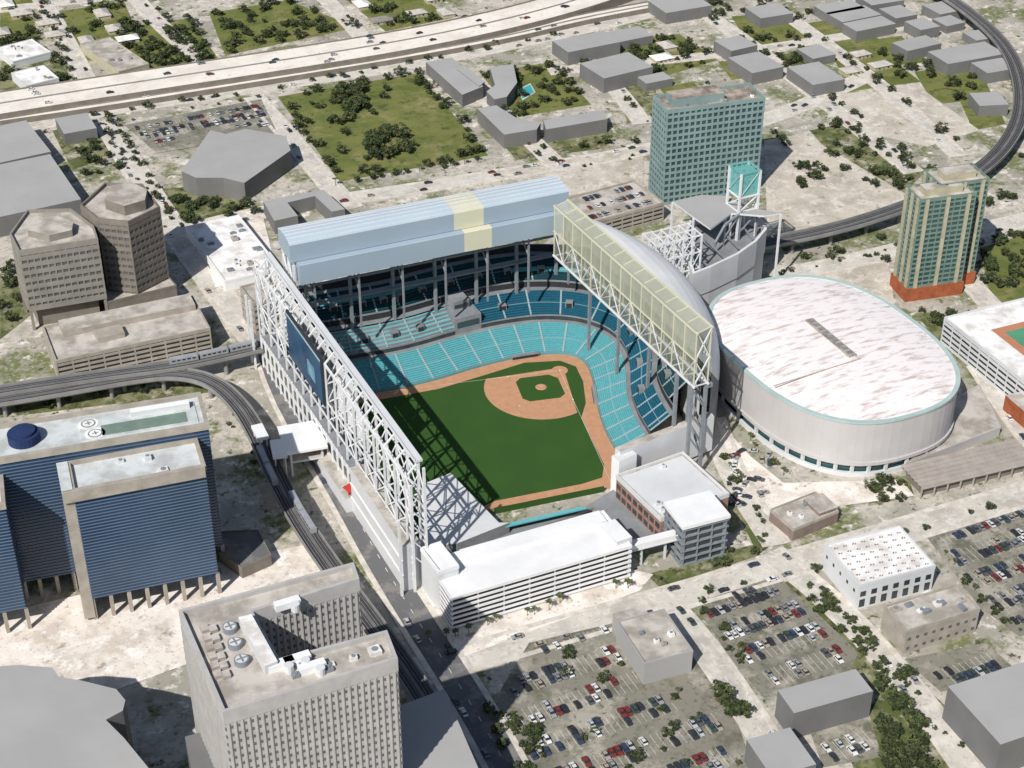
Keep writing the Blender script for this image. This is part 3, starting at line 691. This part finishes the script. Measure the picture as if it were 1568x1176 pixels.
massing('arena_podium',poly_at([(1385,712),(1532,655),(1500,590),(1462,610),(1440,670)],5),5,ARENAW,ROOFB,.6)
mb=MB(); o=rect((1412,748),(1590,706),(1388,712),6); foot(o); mb.prism(offset(o,-2),0,4.8,BEIGED,BEIGE)
for i in range(13):
    a=lerp(o[0],o[3],i/12); b=lerp(o[1],o[2],i/12); mb.beam((*a,6+.35*(i%2)),(*b,6+.35*(i%2)),1.6,LOUV,.3)
for i in range(10): a=lerp(o[0],o[1],i/9); mb.beam((*a,0),(*a,6),.6,BEIGE)
mb.obj('louvred_canopy_building')

# ================================================================= TOWERS
mb=MB(); o=rect((1022,172),(1170,152),(988,152),61); foot(o); facade(mb,o,0,61,15,3.6,TEALF,GLASST,ROOFD,.36,1.1,.6,1.6)
mb.prism(sub(o,.1,.62,.25,.85),61,66,TEALF,ROOFD); clutter(mb,o,61,8); mb.obj('teal_office_tower')
mb=MB()
for (a,b,c,h) in(((1440,286),(1514,276),(1424,262),64),((1410,309),(1494,298),(1384,288),61)):
    o=rect(a,b,c,h); foot(o); mb.prism(offset(o,1.2),0,8,ORANGE,ORANGE)
    facade(mb,o,8,h,18,4.2,SAGE,GLASST,ROOFB,.34,.6,.4,1.4)
    for k in range(4):
        p,q=o[k],o[(k+1)%4]; an=atan2(q[1]-p[1],q[0]-p[0])
        for t in(.12,.5,.88): c_=lerp(p,q,t); mb.box((c_[0],c_[1],.5),(2.0,2.0,h+.5),CREAM,an)
    r=offset(o,-5); mb.prism(r,h,h+4,CREAM,ROOFB)
mb.obj('residential_tower')
mb=MB(); o=poly_at([(17,362),(43,326),(108,324),(143,350),(149,369),(30,388)],47); foot(o); facade(mb,o,12,47,8,3.2,TWR,GLASSM,ROOFB,.55,.8,.5,1.8)
o2=poly_at([(42,352),(45,338),(88,330),(112,340),(110,352),(75,360)],51); mb.prism(o2,47,51,TWR,ROOFB); mb.prism(offset(o,-4),0,12,BEIGED,BEIGE)
for p in offset(o,-.5): mb.beam((*p,0),(*p,12),1.4,TWR)
mb.obj('grey_office_tower')
mb=MB(); o=poly_at([(125,318),(162,284),(218,286),(244,320),(196,343),(150,338)],52); foot(o); facade(mb,o,6,52,11,3.2,BEIGED,GLASSM,ROOFB,.55,.8,.5,1.8)
o2=poly_at([(160,305),(170,284),(200,278),(225,290),(222,306),(190,315)],58); mb.prism(o2,52,58,BEIGED,ROOFB); mb.prism(offset(o,-3),0,6,BEIGED,BEIGE); mb.obj('brown_office_tower')
mb=MB(); o=rect((86,553),(321,503),(48,505),14); foot(o); facade(mb,o,0,13.4,5,8,BEIGE,DARK,ROOFB,.5,.8,.3,1.2)
mb.prism(sub(o,.1,.98,.62,.97),13.4,17,BEIGE,ROOFB)
mb.box((o[0][0]+22,o[0][1]+25,13.5),(14,9,3),BEIGE,AZ); mb.obj('office_parking_garage')
massing('office_podium',poly_at([(155,440),(250,415),(270,438),(160,465)],9),9,BEIGED,ROOFB,.8)
LC=mat('blue_spandrel',(.125,.17,.24),(.10,.14,.20),.05,rough=.4)
def bluetower(NL,NR,dep,h,zb,frame=True,nfl=17):
    a=site(*NL,h); b=site(*NR,h); L=hypot(b[0]-a[0],b[1]-a[1]); d=((b[0]-a[0])/L,(b[1]-a[1])/L); n=(-d[1],d[0])
    o=[a,b,add(b,n,dep),add(a,n,dep)]; foot(o); mb=MB(); mb.prism(o,zb,h-1,GLASSB,ROOFP,True); fh=(h-zb-3)/nfl
    for i in range(nfl*2): z=zb+i*fh/2+.4; mb.ring(offset(o,.28),offset(o,-.02),z,z+.42,LC)
    for i in range(int(L/7)+1):
        p=lerp(a,b,i/int(L/7)); q=add(p,n,dep); 
        mb.beam((p[0]+n[0]*1.2,p[1]+n[1]*1.2,0),(p[0]+n[0]*1.2,p[1]+n[1]*1.2,zb),1.5,BEIGE); mb.beam((q[0]-n[0],q[1]-n[1],0),(q[0]-n[0],q[1]-n[1],zb),1.5,BEIGE)
    mb.ring(offset(o,.6),offset(o,-1),h-2.2,h+.6,BEIGE)
    if frame:
        p=add(a,d,-4.5); oo=[p,add(a,d,-.02),add(add(a,d,-.02),n,dep),add(p,n,dep)]; mb.prism(oo,2,h+1,BEIGE,ROOFP)
        mb.prism([add(p,n,-1.4),add(b,n,-1.4),add(b,n,-.62),add(p,n,-.62)],h-4.5,h+.8,BEIGE,BEIGE,True)
    return mb,o,d,n
mb,o,d,n=bluetower((112,752),(313,714),20,68,12); clutter(mb,o,67,3,WHITE2); mb.obj('blue_glass_hotel_wing')
mb,o,d,n=bluetower((-90,718),(318,650),24,74,10,False,19)
q=lambda s,k:add(add(o[0],d,s),n,k)
L=hypot(o[1][0]-o[0][0],o[1][1]-o[0][1])
for s,k in((.555,16),(.575,8)):
    p=q(L*s,k); mb.cyl(p,4.2,73,73.5,ROOFW,20); mb.cyl(p,3.0,73.5,73.6,STEELG,20); mb.cyl(p,2.4,73.6,73.65,ROOFW,20); mb.box((p[0],p[1],73.7),(2.6,.5,.06),STEELG,AZ); mb.box((p[0],p[1],73.77),(.5,2.6,.06),STEELG,AZ)
p=q(L*.31,12); mb.cyl(p,6.5,73,77,NAVY,24); mb.cyl(p,5,77,78.2,NAVY,24)
mb.prism([q(L*.52,4),q(L*.97,4),q(L*.97,20),q(L*.52,20)],73,73.4,WHITE2,ROOFP); mb.prism([q(L*.6,5.5),q(L*.93,5.5),q(L*.93,13),q(L*.6,13)],73.41,73.5,SAGE,SAGE); mb.prism([q(L*.72,15),q(L*.95,15),q(L*.95,18),q(L*.72,18)],73.41,76,WHITE2,WHITE)
mb.obj('blue_glass_hotel_tower')
mb,o,d,n=bluetower((-100,790),(6,772),22,66,12,False,16); mb.obj('blue_glass_hotel_annex')
massing('hotel_podium',poly_at([(330,815),(395,812),(415,850),(370,870),(335,845)],6),6,BEIGED,DARKROAD,.5)
mb=MB(); hT=90
tp=[(275,937),(342,1092),(608,1010),(592,968),(428,1012),(386,938),(549,888),(541,864)]
o=poly_at(tp,hT); foot(o)
CW=mat('pale_ribbed_concrete',(.47,.455,.44),(.40,.385,.37),.2); mb.prism(o,0,hT-1,CW,ROOFB)
mb.ring(offset(o,.25),offset(o,-.9),hT-5,hT+.8,CW)
for i in range(len(o)):
    a,b=o[i],o[(i+1)%len(o)]; L=hypot(b[0]-a[0],b[1]-a[1]); an=atan2(b[1]-a[1],b[0]-a[0])
    if L<6: continue
    k=int(L/2.2); nx,ny=sin(an),-cos(an)
    for j in range(k):
        p=lerp(a,b,(j+.5)/k); mb.box((p[0]+nx*.12,p[1]+ny*.12,20),(.5,.6,hT-25.1),CW,an)
        c=lerp(a,b,(j+1)/k)
        for f in range(18): mb.box((c[0]+nx*.02,c[1]+ny*.02,24.5+f*3.4),(.65,.12,1.3),GLASSM,an)
for x,y in((352,962),(360,986),(370,1012)):
    p=site(x,y,hT); mb.cyl(p,2.5,hT-1,hT+1,STEELG,16); mb.cyl(p,2.0,hT+1,hT+1.1,WHITE2,16); mb.box((p[0],p[1],hT+1.12),(3.4,.5,.2),STEELG,.5); mb.box((p[0],p[1],hT+1.13),(.5,3.4,.2),STEELG,.5)
for j in range(6):
    for i in range(2):
        p=site(313+i*13+j*4,962+j*14,hT); mb.box((p[0],p[1],hT-1),(2.6,3,1.4),LOUV,AZ,ROOFB)
r=poly_at([(365,945),(385,940),(425,1012),(405,1020)],hT+3); mb.prism(r,hT-1,hT+3,WHITE2,ROOFW)
for x,y in((430,1018),(455,1010),(478,1022),(440,925)): p=site(x,y,hT); mb.box((p[0],p[1],hT-1),(9,3,2.6),WHITE,AZ); mb.cyl(add(p,(3,-2)),1.6,hT-1,hT+2,WHITE2,12)
clutter(mb,poly_at([(430,1015),(595,970),(600,1005),(440,1050)],hT),hT-1,9)
mb.obj('concrete_office_tower')
massing('low_annex',poly_at([(600,1085),(680,1055),(760,1240),(640,1290)],30),30,GREYW,GREY)
massing('low_annex',poly_at([(283,1128),(318,1118),(345,1200),(300,1210)],40),40,GREYW,GREYW)
massing('curved_grey_building',poly_at([(-60,1036),(0,1020),(30,1018),(80,1022),(90,1036),(125,1042),(178,1055),(192,1072),(188,1088),(162,1102),(190,1130),(235,1185),(235,1320),(-60,1320)],40),40)

# ================================================================= OTHER BUILDINGS
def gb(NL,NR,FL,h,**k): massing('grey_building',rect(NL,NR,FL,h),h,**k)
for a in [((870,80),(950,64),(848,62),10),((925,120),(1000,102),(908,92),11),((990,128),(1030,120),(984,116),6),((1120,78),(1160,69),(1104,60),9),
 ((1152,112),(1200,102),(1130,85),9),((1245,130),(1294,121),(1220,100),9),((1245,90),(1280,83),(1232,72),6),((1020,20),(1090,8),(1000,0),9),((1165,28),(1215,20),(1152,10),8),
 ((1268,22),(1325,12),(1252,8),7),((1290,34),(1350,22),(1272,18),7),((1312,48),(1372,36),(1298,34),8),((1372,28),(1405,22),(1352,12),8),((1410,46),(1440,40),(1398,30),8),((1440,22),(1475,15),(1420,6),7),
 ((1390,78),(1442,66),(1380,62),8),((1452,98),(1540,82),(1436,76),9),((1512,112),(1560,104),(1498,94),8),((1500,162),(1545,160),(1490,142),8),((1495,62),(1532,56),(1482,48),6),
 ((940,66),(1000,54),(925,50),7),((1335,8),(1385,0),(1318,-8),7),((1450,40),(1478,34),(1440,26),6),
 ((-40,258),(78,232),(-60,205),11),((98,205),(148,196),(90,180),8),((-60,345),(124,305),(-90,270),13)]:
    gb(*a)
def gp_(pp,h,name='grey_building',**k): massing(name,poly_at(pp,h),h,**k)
gp_([(278,262),(322,199),(346,205),(376,197),(438,208),(445,230),(374,280),(342,272),(300,272)],13)
gp_([(652,95),(692,88),(740,132),(708,145)],9); gp_([(700,106),(716,103),(742,125),(734,132)],9.5)
gp_([(750,103),(786,98),(792,126),(776,148),(757,152),(745,140),(758,130)],9)
gp_([(731,166),(760,161),(790,180),(828,188),(822,198),(772,206)],10); gp_([(832,184),(924,168),(930,182),(836,198)],10)
gp_([(403,308),(495,290),(528,320),(508,324),(482,300),(440,310),(456,330),(420,338)],9)
massing('white_warehouse',rect((345,432),(430,412),(300,345),6),6,WHITE,ROOFW,.8,clut=14)
mb=MB(); o=rect((388,466),(428,456),(372,440),19); foot(o); facade(mb,o,0,19,5,4,BEIGE,GLASSM,ROOFB,.5,.7); mb.obj('beige_office_building')
mb=MB(); o=rect((905,342),(1016,312),(868,305),11); foot(o); facade(mb,o,0,11,4,7,BEIGE,DARK,ROOFB,.5,.7)
mb.obj('rear_parking_garage')
for j in range(3):
    for i in range(26):
        if random.random()<.35: p=lerp(lerp(o[0],o[1],.04+i*.036),lerp(o[3],o[2],.04+i*.036),.18+j*.32); car(p[0],p[1],11.0,AZ+pi/2)
mb=MB(); o=rect((1315,898),(1432,868),(1260,836),13); foot(o); mb.prism(o,0,13,WHITE2,ROOFW); mb.ring(offset(o,.15),offset(o,-.5),12,14,WHITE2)
for k in(0,3):
    a,b=o[k],o[(k+1)%4]; L=hypot(b[0]-a[0],b[1]-a[1]); an=atan2(b[1]-a[1],b[0]-a[0]); n=int(L/5)
    for i in range(n):
        p=lerp(a,b,(i+.5)/n)
        if k==0:
            mb.box((p[0],p[1],1.2),(2.6,.3,4),GLASS,an); mb.box((p[0],p[1],7),(2.6,.3,2.6),GLASS,an)
        else: mb.box((p[0],p[1],8),(1.2,.3,1.6),GLASS,an)
for i in range(8):
    for j in range(7):
        p=lerp(lerp(o[0],o[1],.08+i*.12),lerp(o[3],o[2],.08+i*.12),.1+j*.13); mb.box((p[0],p[1],13.01),(.8,.4,.5),random.choice([BRICK,STEELG,BRICK]),random.random()); mb.cyl((p[0]+1,p[1]),.25,13,13.7,STEELG,6)
mb.obj('white_commercial_building')
mb=MB(); o=rect((1388,968),(1500,934),(1352,930),12); foot(o); mb.prism(o,0,12,BEIGE,ROOFB); mb.ring(offset(o,.15),offset(o,-.5),11,13,BEIGE)
a,b=o[0],o[1]; an=atan2(b[1]-a[1],b[0]-a[0])
for i in range(9):
    p=lerp(a,b,(i+.5)/9); mb.box((p[0],p[1],2),(1.5,.3,1.4),GLASSM,an); mb.box((p[0],p[1],7),(1.5,.3,1.4),GLASSM,an)
clutter(mb,o,12,8); mb.obj('beige_commercial_building')
BR2=mat('dull_brick',(.26,.20,.175),(.20,.15,.13),.3)
mb=MB(); o=rect((1215,812),(1284,784),(1178,782),6); foot(o); mb.prism(o,0,6,BR2,ROOFB); mb.ring(offset(o,.1),offset(o,-.4),5.4,6.8,BEIGE); r=rect((1255,785),(1284,775),(1245,758),8); mb.prism(r,0,7.5,BR2,ROOFB); clutter(mb,o,6,3,None,1,2); mb.obj('low_brick_building')
mb=MB(); o=rect((987,1018),(1061,998),(956,950),11); foot(o); mb.prism(o,0,11,GREY,ROOFB); mb.ring(offset(o,.1),offset(o,-.4),10.3,11.8,GREY)
mb.prism(sub(o,.05,.7,.62,1.25),0,10,GREY,ROOFB); clutter(mb,o,11,4,None,1,2.4); mb.obj('flat_roofed_workshop')
gb((1216,1092),(1337,1058),(1180,1060),14); gb((1532,1140),(1680,1090),(1470,1045),17); gb((1182,1190),(1250,1170),(1124,1138),12)
mb=MB(); o=rect((1620,628),(1760,590),(1472,482),15); foot(o); facade(mb,o,0,15,5,8,WHITE2,DARK,ROOFW,.5,.7,.3,1.2)
r=sub(o,.28,.98,.15,.8); mb.flat(r,15.05,CLAY); r=offset(r,-5); mb.flat(r,15.1,COURT)
mb.obj('sports_deck_garage')
massing('orange_brick_building',rect((1580,640),(1700,610),(1560,600),9),9,ORANGE,ROOFB)
HR=mat('pale_shingle',(.55,.51,.46),(.40,.37,.33),.3); HR2=mat('dark_shingle',(.28,.25,.22),(.2,.18,.16),.3)
def house(c,w,d,ang,roof,wall):
    mb=MB(); hw,hd=w/2,d/2; ca,sa=cos(ang),sin(ang)
    R=lambda x,y,z:(c[0]+x*ca-y*sa,c[1]+x*sa+y*ca,z)
    b=[R(-hw,-hd,0),R(hw,-hd,0),R(hw,hd,0),R(-hw,hd,0)]; mb.prism([(q[0],q[1]) for q in b],0,3,wall)
    e=.6; E=[R(-hw-e,-hd-e,2.9),R(hw+e,-hd-e,2.9),R(hw+e,hd+e,2.9),R(-hw-e,hd+e,2.9)]; k=max(hw-hd,0)+.5; A,B=R(-k,0,5),R(k,0,5)
    mb.face([E[0],E[1],B,A],roof); mb.face([E[2],E[3],A,B],roof); mb.face([E[1],E[2],B],roof); mb.face([E[3],E[0],A],roof)
    for x in(-hw*.5,hw*.5): mb.box((*R(x,-hd,0)[:2],1),(1.4,.2,1.2),GLASS,ang)
    mb.box((*R(0,-hd,0)[:2],.05),(1,.2,2.1),BEIGED,ang); foot([(q[0],q[1]) for q in b]); mb.obj('house')
def scatter_in(poly,n,fn,sep=0):
    xs=[p[0] for p in poly]; ys=[p[1] for p in poly]; done=[];k=0
    while len(done)<n and k<n*30:
        k+=1; p=(random.uniform(min(xs),max(xs)),random.uniform(min(ys),max(ys)))
        if inside(p,poly) and free(p) and all(hypot(p[0]-q[0],p[1]-q[1])>sep for q in done): fn(p); done.append(p)
for pp,n in [([(0,10),(60,5),(90,60),(0,70)],5),([(80,15),(190,0),(225,60),(110,85)],4),([(540,0),(650,-10),(690,25),(590,45)],6),([(-20,-70),(180,-90),(280,-30),(0,5)],14),
             ([(520,-90),(760,-120),(840,-20),(640,-10)],12),([(1280,85),(1340,78),(1395,120),(1300,132)],3),([(930,62),(1040,52),(1080,85),(1000,118)],2)]:
    scatter_in(poly_at(pp),n,lambda p:house(p,random.uniform(12,18),random.uniform(9,11),AZ+random.choice([0,pi/2]),random.choice([HR,HR,HR2,ROOFW]),CREAM),20)
massing('white_low_building',rect((20,95),(78,80),(10,70),5),5,WHITE2,ROOFW,.5,clut=4); massing('white_low_building',rect((40,132),(90,120),(34,108),6),6,WHITE2,ROOFW,.5,clut=3)
massing('tan_low_building',rect((182,110),(228,98),(148,62),6),6,CREAM,ROOFB,.5,clut=5)
mb=MB(); mb.flat(poly_at([(795,138),(812,130),(818,142),(800,152)]),.3,POOL); mb.ring(poly_at([(793,138),(812,128),(820,142),(800,154)]),poly_at([(795,138),(812,130),(818,142),(800,152)]),0,.4,KERB); mb.obj('swimming_pool')

# ================================================================= GUIDEWAYS
def guideway(pp,z,wd,name,pier=26):
    pts=chaikin([site(*p,z) for p in pp],3); mb=MB(); strip(mb,pts,-wd/2,wd/2,z-1.4,z,GUIDE,2)
    for s_ in(-1,1):
        strip(mb,pts,s_*wd/2-.25,s_*wd/2+.25,z-.8,z+1.1,GUIDEP,1); strip(mb,pts,s_*wd*.25-wd*.16,s_*wd*.25+wd*.16,z,z+.15,RAIL,1)
        for r in(-.75,.75): strip(mb,pts,s_*wd*.25+r-.08,s_*wd*.25+r+.08,z+.15,z+.35,STEELG,1)
    q=resample(pts,pier); an=angs(q)
    for p,a in zip(q[1:],an[1:]): mb.cyl(p,1.1,0,z-2.4,GUIDEP,10); mb.box((p[0],p[1],z-2.5),(2,wd*.8,1.09),GUIDEP,a)
    mb.obj(name); return pts
g1=guideway([(-80,625),(80,600),(200,578),(270,570),(325,582),(365,617),(395,665),(425,735),(460,800),(515,880),(575,960),(650,1065),(700,1160),(740,1240)],10,9,'elevated_railway')
g2=guideway([(-60,608),(150,575),(270,560),(340,545),(412,528)],11.5,8,'elevated_railway')
g3=guideway([(1095,392),(1175,372),(1290,348),(1400,312),(1480,275),(1532,235),(1562,185),(1565,130),(1545,75),(1495,25),(1420,-25),(1300,-80)],10,10,'elevated_railway')
TR=mat('train_body',(.42,.43,.45),(.35,.36,.38),.3,rough=.4,metal=.2)
def train(pts,at,n,z,off):
    q=resample(side(pts,off),15.6); an=angs(q); mb=MB(); c=site(*at,z)
    i0=min(range(len(q)),key=lambda i:hypot(q[i][0]-c[0],q[i][1]-c[1]))
    for k in range(i0,min(i0+n,len(q))):
        p,a=q[k],an[k]; ca,sa=cos(a),sin(a); R=lambda x,y:(p[0]+x*ca-y*sa,p[1]+x*sa+y*ca)
        body=[R(-7.3,-1.4),R(7.3,-1.4),R(7.3,1.4),R(-7.3,1.4)]; mb.prism(body,z+.5,z+3.2,TR,TR,True); mb.prism(offset(body,-.35),z+3.2,z+3.6,TR,TR)
        for x in(-5.2,-2.6,0,2.6,5.2):
            for sy in(-1.41,1.41): c=R(x,sy); mb.box((c[0],c[1],z+1.7),(1.7,.1,.9),GLASS,a)
        for x in(-5,5): c=R(x,0); mb.box((c[0],c[1],z+.2),(2.2,2,.32),RAIL,a)
    mb.obj('commuter_train')
train(g1,(410,700),2,10,-2.3); train(g1,(462,780),2,10,2.3); train(g2,(300,553),4,11.5,2)
mb=MB(); o=rect((438,695),(502,684),(415,655),15); foot(o); mb.prism(o,14,15.2,WHITE,WHITE,True); mb.prism(offset(o,-2),7.5,8.5,WHITE2,ROOFB,True)
for p in offset(o,-2.5): mb.beam((*p,0),(*p,14),1,WHITE2)
for a,b,c in(((395,672),(412,668),(382,652)),((418,700),(440,697),(405,675))):
    r=rect(a,b,c,16); mb.prism(r,14.5,16,WHITE,WHITE,True)
    for p in offset(r,-1): mb.beam((*p,0),(*p,14.5),.6,WHITE2)
mb.obj('transit_station')
mb=MB(); p=site(541,772); C4=((-1,-1),(1,-1),(1,1),(-1,1))
for a,b in C4: q=add(add(p,E1,a*2.6),E2,b*2.6); mb.beam((*q,0),(*q,9),.5,RED)
for z in(4,9): mb.ring([add(add(p,E1,a*2.9),E2,b*2.9) for a,b in C4],[add(add(p,E1,a*2.3),E2,b*2.3) for a,b in C4],z,z+.5,RED)
mb.cyl(p,4.6,9.5,13,RED,4,.05); mb.obj('red_kiosk_tower')

# ================================================================= CARS
def park(pp,pitch=17,occ=.75,d=E1,car_w=2.75):
    poly=poly_at(pp); q=offset(poly,-2); nrm_=(-d[1],d[0]); us=[p[0]*d[0]+p[1]*d[1] for p in q]; vs=[p[0]*nrm_[0]+p[1]*nrm_[1] for p in q]
    mb=MB(); v=min(vs)+3; z=lev[0]+.03
    while v<max(vs):
        for k,dv in enumerate((0,5.3)):
            u=min(us); cl=random.random()
            while u<max(us):
                p=(u*d[0]+(v+dv)*nrm_[0],u*d[1]+(v+dv)*nrm_[1])
                if inside(p,q) and free(p):
                    a=atan2(nrm_[1],nrm_[0])
                    if random.random()<occ*(.75+.25*sin(u*.05+cl*6)): car(p[0]+random.uniform(-.2,.2),p[1]+random.uniform(-.2,.2),z-.03,a+random.choice([0,pi])+random.uniform(-.03,.03))
                    e=add(p,d,car_w/2); mb.beam((*add(e,nrm_,-2.4),z),(*add(e,nrm_,2.4),z),.12,PAINT,.02)
                u+=car_w
        v+=pitch
    mb.obj('parking_bay_markings')
park([(830,985),(950,955),(990,1060),(1110,1100),(1130,1180),(820,1200),(745,1100)],17,.55)
park([(1068,928),(1185,888),(1300,1000),(1290,1025),(1180,1055),(1125,1010)],15.5,.98)
park([(1422,825),(1600,770),(1650,950),(1560,970),(1510,930)],15.5,.98)
park([(195,195),(398,156),(420,195),(300,200),(240,230)],15.5,.9)
park([(1390,1012),(1508,988),(1550,1028),(1445,1055)],15.5,.9); park([(1245,1122),(1328,1095),(1345,1155),(1262,1172)],15.5,.8)
def traffic(pts,z,offs,step,name='car',prob=.5):
    for o,dr in offs:
        q=resample(side(pts,o),step); an=angs(q)
        for p,a in zip(q[1:-1],an[1:-1]):
            if random.random()<prob: car(p[0]+random.uniform(-1,1)*step*.2*cos(a),p[1]+random.uniform(-1,1)*step*.2*sin(a),z,a+(0 if dr>0 else pi),name)
traffic(hw1,6,[(-16,1),(-12,1),(-8.5,1),(-5,1),(5,-1),(8.5,-1),(12,-1),(16,-1)],40,prob=.3)
traffic(hw2,3,[(-3,1),(3,1)],50,prob=.3)
for pts,wd,z in STREETS: traffic(pts,z,[(wd/2-1.3,1),(-wd/2+1.3,-1)],8,'parked_car',.14); traffic(pts,z,[(1.9,-1),(-1.9,1)],45,'car',.3)
for _ in range(22):
    p=site(random.uniform(1120,1180),random.uniform(690,780))
    if free(p): car(p[0],p[1],.3,random.uniform(0,6))

# ================================================================= TREES
def grove(pp,n,s0=.5,s1=1.0,palm=0,sep=0): scatter_in(poly_at(pp),n,lambda p:tree(p[0],p[1],.1,random.uniform(s0,s1),random.random()<palm),sep)
def line(pp,step,s0=.5,s1=.9,palm=0,j=2,prob=.7):
    for p in resample([site(*q) for q in pp],step):
        p=(p[0]+random.uniform(-j,j),p[1]+random.uniform(-j,j))
        if free(p) and random.random()<prob: tree(p[0],p[1],.1,random.uniform(s0,s1),random.random()<palm)
grove([(440,155),(640,118),(735,235),(530,270)],16,.5,.95); grove([(500,138),(560,128),(565,175),(530,190)],26,.7,1.15); grove([(550,205),(610,195),(630,235),(570,250)],22,.7,1.2); grove([(460,160),(520,150),(510,200),(480,215)],4,.6,1)
line([(430,155),(525,275),(735,238)],8,.6,1,0,4,.7); line([(640,118),(745,235)],10,.6,1,0,4,.7); line([(430,150),(640,115)],9,.6,1,0,3,.6)
for pp,n in [([(0,15),(50,10),(70,70),(0,75)],18),([(75,20),(190,2),(232,100),(110,90)],28),([(200,40),(290,28),(338,95),(232,112)],50),([(320,20),(440,0),(548,42),(345,85)],60),
  ([(530,0),(640,-8),(690,28),(590,48)],16),([(0,-80),(200,-100),(300,-20),(20,8)],70),([(520,-90),(760,-120),(840,-10),(640,-5)],50),([(0,75),(100,70),(120,135),(0,145)],14),
  ([(735,112),(860,95),(905,165),(790,182)],34),([(930,62),(1040,52),(1100,92),(1000,122)],28),([(1130,30),(1200,25),(1245,62),(1150,72)],8),([(1180,75),(1230,72),(1280,100),(1200,112)],9),
  ([(1275,85),(1400,70),(1440,120),(1300,135)],12),([(1240,190),(1300,185),(1430,260),(1380,300),(1290,270)],34),([(1190,225),(1260,250),(1270,290),(1230,290)],8),
  ([(1400,100),(1500,95),(1530,190),(1450,160)],10),([(1490,370),(1600,350),(1600,460),(1500,440)],40),([(1400,480),(1470,470),(1568,600),(1500,570)],20),
  ([(85,200),(160,190),(190,260),(130,270)],18),([(250,290),(400,290),(400,330),(270,345)],24),([(0,400),(40,400),(50,480),(0,520)],10),([(1330,740),(1395,735),(1390,765),(1320,775)],9),
  ([(970,60),(1500,-20),(1500,-90),(1000,-60)],70),([(1400,340),(1490,310),(1560,300),(1500,340)],7),([(1200,400),(1360,360),(1370,400),(1230,430)],5),([(980,10),(1100,-10),(1250,20),(1100,45)],12),([(1560,200),(1640,180),(1660,300),(1560,270)],10)]:
    grove(pp,n)
for pp,n,a,b,pm in [([(1215,905),(1240,890),(1400,1040),(1370,1060)],34,.35,.7,.1),([(1340,1040),(1390,1070),(1480,1240),(1360,1240)],46,.5,.95,0),([(1090,690),(1110,690),(1180,820),(1160,845)],14,.3,.55,.3),
  ([(1090,845),(1160,820),(1175,850),(1020,895)],10,.35,.6,.4),([(800,985),(950,965),(1100,1080),(1150,1200),(760,1200)],30,.3,.65,.2),([(745,1090),(790,1090),(850,1150),(770,1170)],12,.4,.75,0),
  ([(0,600),(300,560),(330,590),(0,640)],14,.4,.8,0),([(1100,1060),(1160,1065),(1165,1110),(1100,1100)],7,.7,1.0,0),([(1060,925),(1080,918),(1150,1010),(1130,1020)],8,.3,.55,0)]:
    grove(pp,n,a,b,pm)
line([(660,985),(800,945),(975,895)],6,.5,.8,1,1.5,.85); line([(510,285),(740,245),(985,215)],8,.5,.9,.2); line([(1180,205),(1290,290)],11); line([(170,180),(270,345)],9,.4,.7); line([(1010,895),(1160,840)],8,.4,.6,.4)
line([(1060,920),(1190,880)],9,.3,.55,.2); line([(760,165),(860,255)],9); line([(860,60),(980,180)],10); line([(1090,20),(1400,250)],11,.5,1,0,4,.4); line([(1210,20),(1480,230)],12,.5,1,0,4,.4)
line([(1420,820),(1510,930),(1560,975)],7,.35,.6,.5); line([(1250,870),(1410,810),(1568,762)],12,.35,.6,.5); line([(0,200),(400,140),(860,52)],12,.4,.8,0,3,.6); line([(130,150),(60,0)],10); line([(345,120),(240,10)],10)
line([(1120,650),(1170,700),(1210,735)],8,.4,.6,.8)
for pp in [[(0,218),(400,150)],[(160,190),(260,360)],[(860,262),(985,238)],[(1180,425),(1360,385)],[(985,190),(1080,130)],[(650,80),(750,170)],[(1290,940),(1480,1160)],[(330,600),(400,720)]]:
    line(pp,5,.22,.4,0,2.5,.45)
print('cars',ncar[0],'trees',ntree[0],'objects',len(bpy.data.objects))
